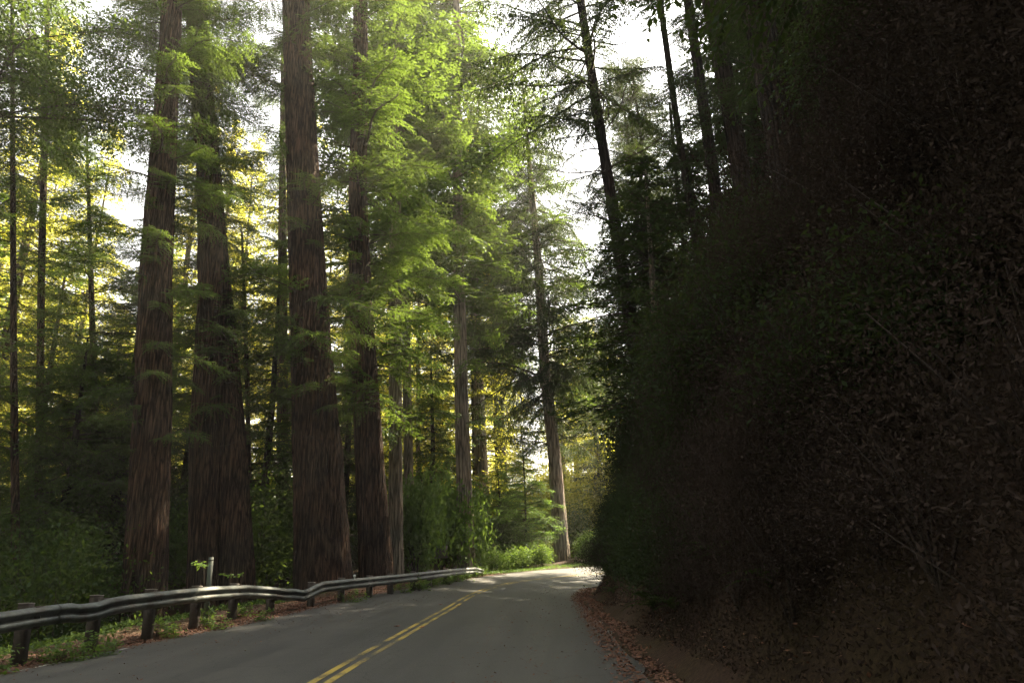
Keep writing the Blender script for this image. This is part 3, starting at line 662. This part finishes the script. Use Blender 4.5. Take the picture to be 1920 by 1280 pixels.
# ------------------------------------------------------------------ hazy forest air
m, t = newmat('forest_haze'); out = N(t, 'ShaderNodeOutputMaterial'); pv = N(t, 'ShaderNodeVolumePrincipled')
pv.inputs['Color'].default_value = (.94, .91, .82, 1); pv.inputs['Density'].default_value = .0008; pv.inputs['Anisotropy'].default_value = .35
t.links.new(pv.outputs[0], out.inputs['Volume'])
g = Geo(); g.box((0, 0, 42), (1820, 1820, 104)); hz = link('haze', g.mesh('haze', [m])); tag(hz, 'thin pale haze hanging in the forest air', None, None, 'stuff')

# ------------------------------------------------------------------ understory
def bush_mesh(name, seed, mat, R0=1.4, H=2.0, n=4200, leaf=.085, wd=.5):
    r = np.random.RandomState(seed); g = Geo()
    nst = 11
    heads = []
    for k in range(nst):
        a = r.uniform(0, 2 * PI); rr = R0 * r.uniform(.2, .85); h = H * r.uniform(.5, 1)
        p2 = np.array([math.cos(a) * rr, math.sin(a) * rr, h]); g.tube([[0, 0, -.1], p2 * [.4, .4, .6], p2], [.02, .014, .005], 3, 1); heads.append(p2); heads.append(p2 * [.7, .7, .62]); heads.append(p2 * [1.1, 1.1, .5])
    heads = np.array(heads); c = heads[r.randint(0, len(heads), n)] + r.normal(0, 1, (n, 3)) * [R0 * .22, R0 * .22, H * .13]
    c[:, 2] = np.abs(c[:, 2])
    D = unit(r.normal(0, 1, (n, 3)) + unit(c) * .6); W = unit(np.cross(D, r.normal(0, .7, (n, 3)) + [0, 0, 1.0]))
    g.quads(c, D, W, leaf * r.uniform(.6, 1.4, n), leaf * wd * r.uniform(.7, 1.3, n), 0, mid=.5)
    return g.mesh(name, [M[mat], M['twig']])
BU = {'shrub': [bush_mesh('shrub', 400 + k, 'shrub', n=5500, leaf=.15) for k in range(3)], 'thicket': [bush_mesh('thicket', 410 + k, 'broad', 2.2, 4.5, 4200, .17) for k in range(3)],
      'bank': [bush_mesh('bank_shrub', 420 + k, 'needle_bank_shade', 1.3, 1.8, 13000, .040, .40) for k in range(3)],
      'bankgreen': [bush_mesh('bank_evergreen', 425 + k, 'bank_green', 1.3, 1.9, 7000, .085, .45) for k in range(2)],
      'farbush': [bush_mesh('far_bush', 430 + k, 'needle_far', 3.0, 6.0, 7000, .20) for k in range(2)]}
def bush(x, y, kind, s, label, group, cat='bush', name='bush', sz=None):
    r = rnd; o = tag(link(name, r.choice(BU[kind]), None, (x, y, gz(x, y)), (0, 0, r.uniform(0, 6.28)), (s, s, sz or s * r.uniform(.8, 1.2))), label, cat, group); return o
def at_px(px, d): return ((px - 960) / F * d, d)
# the bright leafy bush behind the end of the rail
for (px, d, s, lab) in [(812, 41, 1.5, 'big leafy green bush directly behind the road sign'), (862, 43, 1.45, 'leafy green bush just right of the road sign below the pale grey trunk'), (775, 39, 1.3, 'pale green bush left of the road sign beside the slim pale trunk')]:
    x, y = at_px(px, d); bush(x, y, 'shrub', s, lab, None, sz=s * 1.75)
for (px, d, s) in [(905, 44, .75), (935, 45, .7), (965, 46, .8), (1000, 47, .65), (885, 43, .6), (1090, 50, .9), (1120, 51, .9)]:
    x, y = at_px(px, d); bush(x, y, 'shrub', s, 'low green shrub at the far edge of the bend beyond the rail end', 'low shrubs beyond the bend')
for px, d in ((505, 34), (535, 37), (335, 31), (490, 40)):
    x, y = at_px(px, d); bush(x, y, 'thicket', .8, 'dim understory bush ' + where(px, d), 'understory bushes ' + where(px, d))
k = 0; tries = 0
while k < 70 and tries < 3000:
    tries += 1
    d = rb.uniform(19, 60); px = rb.uniform(-200, 1150); x = (px - 960) / F * d; y = d
    s_, l_2 = sl_of([x], [y])
    if l_2[0] > -wl(s_[0]) - 4.5: continue
    if d < 40 and px > 560: continue
    if d < 28 and 210 < px < 560: continue
    k += 1; bush(x, y, 'thicket', rb.uniform(.6, 1.15), 'dim understory bush ' + where(px, d), 'understory bushes ' + where(px, d))
k = 0; tries = 0
while k < 60 and tries < 3000:
    tries += 1
    d = rb.uniform(58, 120); px = rb.uniform(-300, 1250); x = (px - 960) / F * d; y = d
    s_, l_2 = sl_of([x], [y])
    if abs(l_2[0]) < 8: continue
    k += 1; bush(x, y, 'farbush', rb.uniform(.8, 1.5), 'sunlit far bush ' + where(px, d), 'sunlit far bushes ' + where(px, d))
for px, d in ((948, 72), (968, 76), (985, 70), (1003, 78), (1022, 72), (1045, 75), (1075, 71)):
    x, y = at_px(px, d); bush(x, y, 'farbush', 1.25, 'sunlit far bush ' + where(px, d), 'sunlit far bushes ' + where(px, d))
# young bright conifers at the bend
for q, (px, d, H, lab) in enumerate([(972, 50, 9.5, 'young bright green conifer with drooping sprays left of the big pale trunk at the bend'), (925, 52, 7.5, 'smaller young conifer in front of the far dark trunks left of the bright one')]):
    x, y = at_px(px, d); b = gz(x, y)
    tree('young_conifer', lab, [(x, y, b - .1), (x + .1, y, b + H * .5), (x, y, b + H)], [.11, .07, .02], 'bark_dark', [bset('young', 130, b + .8, b + H, 1.3, .35, pitch=8)], nseg=10, seed=80 + q, flare=.1)
# bank shrubs on the right
def bankbush(n, sa, sb, ta, tb, k0, k1, lab):
    k = 0; tries = 0
    while k < n and tries < 6000:
        tries += 1
        s_ = rb.uniform(sa, sb); t_ = rb.uniform(ta, tb); i_ = int(np.argmin(abs(S - s_))); l = WR + t_
        x = CLx[i_] - NX[i_] * l; y = CLy[i_] - NY[i_] * l
        if sl_of([x], [y])[1][0] < WR + .7: continue
        k += 1; st = ', nearest stretch' if s_ < 8 else ', middle stretch' if s_ < 20 else ', far stretch by the bend'
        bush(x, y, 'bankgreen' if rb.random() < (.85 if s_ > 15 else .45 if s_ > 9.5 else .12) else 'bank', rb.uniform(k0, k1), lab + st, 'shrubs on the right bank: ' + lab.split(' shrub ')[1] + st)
bankbush(100, -2, 32, .85, 2.2, .5, .85, 'low shadowed shrub at the foot of the steep right bank')
bankbush(100, -2, 32, 2.0, 5.5, .9, 1.35, 'dark scrubby shrub halfway up the steep right bank')
bankbush(40, -1, 34, 5.5, 10, .8, 1.2, 'big dark shrub on the crest of the right bank')
# ferns: frond parts
def frond_mesh(seed, L=.9):
    r = np.random.RandomState(seed); g = Geo(); t = np.linspace(0, 1, 26)
    ax = np.stack([L * (t * .95), 0 * t, L * (.55 * t - .75 * t ** 2)], 1); g.tube(ax[::5], np.linspace(.006, .002, 6), 3, 1)
    dd = unit(np.gradient(ax, axis=0))
    for s in (-1, 1):
        D = unit(dd * .35 + np.array([0, s, 0]) + r.normal(0, .08, (26, 3)) + [0, 0, -.15]); W = unit(np.cross(D, [0, 0, 1.0]))
        g.quads(ax, D, W, L * .17 * np.sin(PI * np.clip(t * .85 + .14, 0, 1)) ** .7, .032, 0, mid=.3)
    return g.mesh('frond', [M['fern'], M['twig']])
FR = [frond_mesh(800 + k) for k in range(3)]
def fern(x, y, s, label, group=None, n=13):
    t = empty('fern', (x, y, gz(x, y)), rnd.uniform(0, 6)); tag(t, label, 'fern', group)
    for k in range(n):
        a = k / n * 2 * PI + rnd.uniform(-.2, .2); link('frond', rnd.choice(FR), t, (0, 0, 0), (rnd.gauss(0, .15), -rnd.uniform(.1, .7), a), (s * rnd.uniform(.8, 1.2),) * 3)
    return t
for k in range(26):
    s_ = rb.uniform(7, 28); t_ = rb.uniform(.75, 2.0); i_ = int(np.argmin(abs(S - s_))); l = WR + t_
    fern(CLx[i_] - NX[i_] * l, CLy[i_] - NY[i_] * l, rb.uniform(.45, .8), 'dark sword fern on the lower slope of the right bank', 'sword ferns on the right bank')
for k in range(16):
    s_ = rb.uniform(8, 24); i_ = int(np.argmin(abs(S - s_))); l = wl(s_) + rb.uniform(3.2, 7)
    fern(CLx[i_] + NX[i_] * l, CLy[i_] + NY[i_] * l, rb.uniform(.7, 1.2), 'fern in the dim undergrowth on the woods side of the guardrail', 'ferns behind the guardrail')

# ------------------------------------------------------------------ guardrail
RP = [(-420, 1225, 8.6), (-260, 1195, 9.4), (-110, 1167, 10.2), (0, 1147, 11.0), (70, 1137, 11.8), (128, 1129.5, 12.5), (145, 1132, 12.75), (182, 1128, 13.2), (200, 1121, 13.4), (228, 1116, 13.8), (340, 1104, 15.6),
      (400, 1098.5, 16.8), (462, 1096, 18.2), (508, 1099, 19.3), (535, 1103, 19.9), (550, 1102.5, 20.3), (568, 1106, 20.7), (576, 1103, 20.9), (604, 1089.5, 21.8), (660, 1084, 23.4), (742, 1076.5, 26.2),
      (810, 1069.5, 29.5), (862, 1064.5, 34.5), (890, 1063, 38), (906, 1066.5, 40)]
rp = np.array([np.array(P(a, b, d)) for a, b, d in RP])
seg = np.r_[0, np.cumsum(np.linalg.norm(np.diff(rp[:, :2], axis=0), axis=1))]
rail = empty('guardrail', (0, 0, 0)); tag(rail, 'dented galvanised steel guardrail on wooden posts along the left shoulder', 'guardrail')
PROF = np.array([(-.005, 0), (.004, -.004), (.030, -.022), (.078, -.062), (.080, -.090), (.040, -.125), (.006, -.145), (.006, -.172), (.060, -.187), (.080, -.215), (.080, -.250), (.030, -.292), (.004, -.312), (-.004, -.312)])
def rail_pos(q): return np.stack([np.interp(q, seg, rp[:, j]) for j in range(3)], -1)
def rail_section(a, b, k):
    q = np.arange(a, b + .05, .15); c = rail_pos(q); q2 = np.clip(q + .1, 0, seg[-1]); q1 = np.clip(q - .1, 0, seg[-1])
    T_ = rail_pos(q2) - rail_pos(q1); T_[:, 2] = 0; T_ = unit(T_); Nn = np.stack([T_[:, 1], -T_[:, 0], 0 * T_[:, 0]], 1)   # toward the road (right)
    lat = .02 * np.sin(q * 1.7) + .012 * np.sin(q * 5 + k)
    V = c[:, None, :] + Nn[:, None, :] * (PROF[None, :, 0:1] + lat[:, None, None] + .012 * (k % 2)) + np.array([0, 0, 1.0]) * PROF[None, :, 1:2]
    n = len(PROF); V = V.reshape(-1, 3); i = np.arange(len(q) - 1)[:, None] * n + np.arange(n - 1)[None, :]
    Q = np.stack([i, i + 1, i + 1 + n, i + n], -1).reshape(-1, 4)
    o = link('rail_panel', mkmesh('rail_panel', V, [Q], [M['rail']], smooth=False), rail)
    md = o.modifiers.new('thickness', 'SOLIDIFY'); md.thickness = .004
kink = np.interp(572, [a for a, _, _ in RP], seg)
cuts = [0, 3.9, 7.7, 11.5, 15.3, kink]; q = kink
cuts = [c for c in cuts if c < kink - 1.2] + [kink]
while q < seg[-1] - 4: q += 3.81; cuts.append(q)
cuts[-1] = seg[-1]
for k in range(len(cuts) - 1): rail_section(max(0, cuts[k] - .12), cuts[k + 1], k)
# flared end wing
e = rp[-1]; g = Geo(); 
for j in range(10):
    pass
# posts
postpx = [75, 200, 300, 385, 452, 520, 596, 650, 700, 742, 780, 812, 840, 862, 880, 897]
pxs = np.array([a for a, _, _ in RP]); 
def post(qq, k, h=.06):
    c = rail_pos(np.array([qq]))[0]; c2 = rail_pos(np.array([min(seg[-1], qq + .2)]))[0] - rail_pos(np.array([max(0, qq - .2)]))[0]; T_ = c2 / np.linalg.norm(c2[:2]); nn = np.array([T_[1], -T_[0]])
    x, y = c[0] - nn[0] * .20, c[1] - nn[1] * .20; b = gz(x, y) - .3; top = c[2] + h
    g = Geo(); H = top - b; a = math.atan2(T_[1], T_[0]); Mx = Matrix.Rotation(a, 4, 'Z')
    g.box((0, 0, H / 2), (.15, .17, H), 0, Mx); me = g.mesh('post', [M['wood']])
    p = link('post', me, rail, (x, y, b), (rnd.gauss(0, .02), rnd.gauss(0, .03), 0))
    g = Geo(); g.box((0, 0, 0), (.172, .172, .012), 0, Mx @ Matrix.Rotation(.10, 4, 'Y')); link('post_top', g.mesh('post_top', [M['endgrain']]), p, (0, 0, H + .006))
    g = Geo(); g.box((0, 0, 0), (.15, .11, .34), 0, Mx); link('spacer_block', g.mesh('spacer_block', [M['wood']]), rail, (c[0] - nn[0] * .055, c[1] - nn[1] * .055, c[2] - .165))
    g = Geo(); g.tube([(0, 0, 0), (nn[0] * .02, nn[1] * .02, 0), (nn[0] * .024, nn[1] * .024, 0)], [.018, .018, .002], 8, 0); link('bolt', g.mesh('bolt', [M['rail']]), rail, (c[0] + nn[0] * .012, c[1] + nn[1] * .012, c[2] - .157))
for k, a in enumerate([-300, -120] + postpx): post(float(np.interp(a, pxs, seg)), k, [.05, .05, .05, .05, .04, .02, .03, .0, .03, .03, .02, .02, .02, .02, .02, .02, .02, .02][k])
# end wing on the last panel
c = rp[-1]; d = rp[-1] - rp[-2]; d[2] = 0; d /= np.linalg.norm(d); nn = np.array([d[1], -d[0], 0]); V = []
th = np.linspace(0, 1.9, 8)
for a in th:
    o = c + d * .35 * math.sin(a) * 1.0 - nn * (.35 * (1 - math.cos(a))); 
    V += [o + nn * .04 + np.array([0, 0, -.01]), o + nn * .04 + np.array([0, 0, -.31])]
V = np.array(V); Q = [[2*i, 2*i+1, 2*i+3, 2*i+2] for i in range(7)]
o = link('end_wing', mkmesh('end_wing', V, [np.array(Q)], [M['rail']], smooth=True), rail); md = o.modifiers.new('t', 'SOLIDIFY'); md.thickness = .005
# small white reflector on the rail
p = P(665, 1079, 23.45); g = Geo(); g.tube([(0, 0, 0), (0, -.012, 0), (0, -.013, 0)], [.045, .045, .001], 12, 0); g.box((0, .012, -.06), (.03, .008, .16), 0)
tag(link('reflector', g.mesh('reflector', [M['white']]), None, p), 'small round white reflector sticking up over the guardrail before the dark redwood', 'reflector')
# marker post
b = P(391, 1097, 17.6); t0 = P(391, 1048, 17.6); gzz = gz(b.x, b.y)
g = Geo(); g.box((0, 0, (t0.z - gzz) / 2), (.115, .02, t0.z - gzz + .1), 0); g.box((0, -.012, (t0.z - gzz) - .02), (.115, .03, .03), 0)
tag(link('marker_post', g.mesh('marker_post', [M['marker']]), None, (b.x, b.y, gzz), (0, .0, .25)), 'flat grey-green marker post standing behind the guardrail before the joined redwoods', 'marker post')
# road sign seen from behind
c = P(827, 1034, 39); b = gz(c.x, c.y); t = empty('road_sign', (c.x, c.y, b)); tag(t, 'dark back of a small square road sign on a thin post behind the rail end', 'sign')
g = Geo(); g.box((0, 0, (c.z - b + .35) / 2), (.07, .07, c.z - b + .35)); link('post', g.mesh('post', [M['wood']]), t)
h = .36; g = Geo(); g.box((0, -.045, 0), (.72, .006, .66)); g.box((0, -.052, .2), (.5, .01, .03)); g.box((0, -.052, -.2), (.5, .01, .03)); link('plate', g.mesh('plate', [M['sign']]), t, (0, 0, c.z - b), (0, 0, .12))
# leafy twigs reaching over the rail
def sprig(px, py, d, s, label):
    c = P(px, py, d); b = gz(c.x, c.y); r = np.random.RandomState(int(px)); g = Geo(); H = c.z - b
    g.tube([(0, 0, 0), (.06, 0, H * .5), (0, 0, H)], [.010, .008, .004], 4, 1)
    for k in range(5):
        a = r.uniform(0, 6.28); l = s * r.uniform(.5, 1); e = np.array([math.cos(a) * l, math.sin(a) * l * .6, H + r.uniform(-.12, .12) * s])
        g.tube([(0, 0, H * .85), e * [.5, .5, 1] , e], [.004, .003, .002], 3, 1)
        n = 9; tt = r.uniform(.3, 1.05, n)[:, None]; p0 = np.array([0, 0, H * .9]) * (1 - tt) + e * tt
        D = unit(np.c_[r.normal(0, 1, (n, 2)), r.normal(-.15, .2, n)]); W = unit(np.cross(D, r.normal(0, .3, (n, 3)) + [0, 0, 1]))
        g.quads(p0, D, W, .13 * r.uniform(.6, 1.2, n), .055, 0, mid=.5)
    tag(link('leafy_sapling', g.mesh('leafy_sapling', [M['shrub'], M['twig']]), None, (c.x, c.y, b)), label, 'sapling')
sprig(383, 1053, 17.2, .42, 'spindly sapling with a few green leaves across the marker post')
sprig(438, 1074, 18.8, .38, 'spindly sapling with a few green leaves right of the marker post')

# ------------------------------------------------------------------ low plants and litter
def plant_mesh(seed):
    r = np.random.RandomState(seed); g = Geo(); n = 130
    for k in range(16):
        a = r.uniform(0, 6.28); e = np.array([math.cos(a), math.sin(a), 0]) * r.uniform(.08, .34) + [0, 0, r.uniform(.06, .34)]
        g.tube([(0, 0, 0), e * [.4, .4, .7], e], [.004, .003, .002], 3, 1); m = 9
        p = e + r.normal(0, .05, (m, 3)); D = unit(np.c_[r.normal(0, 1, (m, 2)), r.normal(.1, .3, m)]); W = unit(np.cross(D, r.normal(0, .35, (m, 3)) + [0, 0, 1]))
        g.quads(p, D, W, .10 * r.uniform(.6, 1.3, m), .05 * r.uniform(.7, 1.2, m), 0, mid=.5)
    return g.mesh('low_plant', [M['shrub'], M['twig']])
PL = [plant_mesh(900 + k) for k in range(4)]
for (px, n, lab) in [(8, 2, 'low green plant at the left edge under the near guardrail'), (95, 4, 'clump of bright low plants under the near guardrail by the leftmost post'), (140, 3, 'low green plant below the dent in the near guardrail'), (215, 2, 'small low plant under the guardrail below the lone redwood'),
                 (340, 3, 'low weeds under the guardrail just left of the marker post'), (398, 3, 'leafy weed under the guardrail below the marker post'), (470, 3, 'leafy weed under the guardrail between the joined pair and the kink'), (640, 2, 'small weed below the reflector under the guardrail')]:
    q = float(np.interp(px, pxs, seg)); c = rail_pos(np.array([q]))[0]
    t = empty('low_plant', (c[0] + .1, c[1] - .1, gz(c[0] + .1, c[1] - .1))); tag(t, lab, 'plant')
    for k in range(n):
        dx, dy = rnd.uniform(-.45, .45), rnd.uniform(-.3, .5)
        link('stem_cluster', rnd.choice(PL), t, (dx, dy, gz(c[0] + .1 + dx, c[1] - .1 + dy) - t.location.z), (0, 0, rnd.uniform(0, 6)), (rnd.uniform(.6, 1.1),) * 3)
for k in range(26):
    q = rb.uniform(np.interp(740, pxs, seg), seg[-1]); c = rail_pos(np.array([q]))[0]; x, y = c[0] + rb.uniform(-.5, .25), c[1] + rb.uniform(-.2, .4)
    tag(link('low_plant', rnd.choice(PL), None, (x, y, gz(x, y)), (0, 0, rb.uniform(0, 6)), (rb.uniform(.8, 1.3),) * 3), 'bright low weed among the posts at the far end of the guardrail', 'plant', 'weeds among the far guardrail posts')
# leaf litter
def strip_pts(n, side, s0_, s1_, spread, inner=.25, seed=1, near=1.0):
    r = np.random.RandomState(seed); s = s0_ + (s1_ - s0_) * r.rand(n) ** near; e = np.abs(r.normal(0, 1, n)) * spread - inner * (r.rand(n) if inner > 0 else 1)
    cx = np.interp(s, S, CLx); cy = np.interp(s, S, CLy); a = np.interp(s, S, NX); b = np.interp(s, S, NY)
    l = -(wl(s) + e) if side < 0 else WR + e
    return cx - a * l, cy - b * l, s, l
def scatter(name, n, side, s0_, s1_, spread, mat, leaf, label, seed, flat=.25, inner=.3, zoff=.012, wd=.45, up_=0.0, near=1.0):
    x, y, s, l = strip_pts(n, side, s0_, s1_, spread, inner, seed, near); z = ground(x, y); zr = zc(s) - se(s) * l
    on = (l > -wl(s)) & (l < WR); z = np.where(on, zr, z) + zoff; r = np.random.RandomState(seed + 1)
    D = unit(np.c_[r.normal(0, 1, (n, 2)), r.normal(up_, flat, n)]); W = unit(np.cross(D, r.normal(0, flat, (n, 3)) + [0, 0, 1.0]))
    g = Geo(); g.quads(np.stack([x, y, z], 1), D, W, leaf * r.uniform(.5, 1.4, n), leaf * wd * r.uniform(.6, 1.3, n), 0, mid=.5)
    tag(link(name, g.mesh(name, [M[mat]])), label, 'ground cover', None, 'stuff')
scatter('leaf_litter', 42000, -1, 2, 40, .65, 'litter', .07, 'rust-brown fallen leaves and needles along the left shoulder', 11, near=1.0, inner=.45)
scatter('leaf_litter', 16000, 1, 1, 34, .5, 'litter', .07, 'rust-brown fallen leaves and needles along the foot of the right bank', 12, inner=.4)
scatter('grass', 14000, -1, 33, 60, .7, 'grass', .16, 'bright green grass fringe along the outer edge of the bend', 13, flat=.4, up_=1.6, wd=.08, inner=0)
scatter('ground_cover', 20000, -1, 8, 36, 2.6, 'fern', .10, 'dim low leafy ground cover behind and below the guardrail', 14, flat=.4, up_=.5, inner=-1.3, zoff=.08)
def bank_growth_leaves(n, s0_, s1_, t0_, t1_, seed):
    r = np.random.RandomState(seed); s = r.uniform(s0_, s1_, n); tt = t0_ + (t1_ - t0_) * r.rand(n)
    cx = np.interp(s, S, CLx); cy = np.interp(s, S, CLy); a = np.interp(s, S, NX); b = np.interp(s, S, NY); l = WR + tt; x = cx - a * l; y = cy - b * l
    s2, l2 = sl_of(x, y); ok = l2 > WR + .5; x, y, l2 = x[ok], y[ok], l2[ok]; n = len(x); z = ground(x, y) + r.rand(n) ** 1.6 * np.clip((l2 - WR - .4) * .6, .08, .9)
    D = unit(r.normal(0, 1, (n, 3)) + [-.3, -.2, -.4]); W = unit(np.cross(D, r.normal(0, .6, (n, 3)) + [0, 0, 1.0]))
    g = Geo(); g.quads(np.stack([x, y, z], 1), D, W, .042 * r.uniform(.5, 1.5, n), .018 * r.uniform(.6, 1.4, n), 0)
    tag(link('bank_growth', g.mesh('bank_growth', [M['needle_bank_shade']])), 'tangled ivy and fern growth covering the dark right bank, coloured brown for its shade', 'ground cover', None, 'stuff')
bank_growth_leaves(200000, -4, 36, .5, 9, 15); bank_growth_leaves(170000, -2, 13, .6, 8, 16)
scatter('leaf_litter', 1500, -1, 3, 36, .3, 'litter', .05, 'sparse needles and bits of leaf lying on the asphalt', 18, inner=3.2)
scatter('leaf_litter', 1300, 1, 3, 34, .3, 'litter', .05, 'sparse needles and bits of leaf lying on the right lane', 19, inner=2.6)
# red leaves on the road
for k, (px, py, lab) in enumerate([(744, 1176, 'red fallen leaf on the asphalt left of the yellow lines'), (791, 1177, 'orange fallen leaf on the asphalt touching the right yellow line'), (826, 1138, 'fallen leaf just left of the double yellow line farther up the road'), (860, 1139, 'fallen leaf just right of the double yellow line farther up the road'), (441, 1147, 'pale fallen leaf on the left edge of the asphalt below the kinked rail')]):
    v = ray(px, py); p = CAM + v * ((CAM.z - .02) / -v.z); s_, l_2 = sl_of([p.x], [p.y]); z = float(zc(s_[0]) - se(s_[0]) * l_2[0])
    r = np.random.RandomState(k); g = Geo(); V = []
    for j in range(10):
        a = j / 10 * 2 * PI; rr = (.075 if j % 2 == 0 else .035); V.append((math.cos(a) * rr * 1.2, math.sin(a) * rr, .012 + .018 * r.rand()))
    me = mkmesh('fallen_leaf', V + [(0, 0, .008)], [np.array([[j, (j + 1) % 10, 10] for j in range(10)])], [M['redleaf']])
    tag(link('fallen_leaf', me, None, (p.x, p.y, z + .004), (0, 0, k * 1.3)), lab, 'leaf')
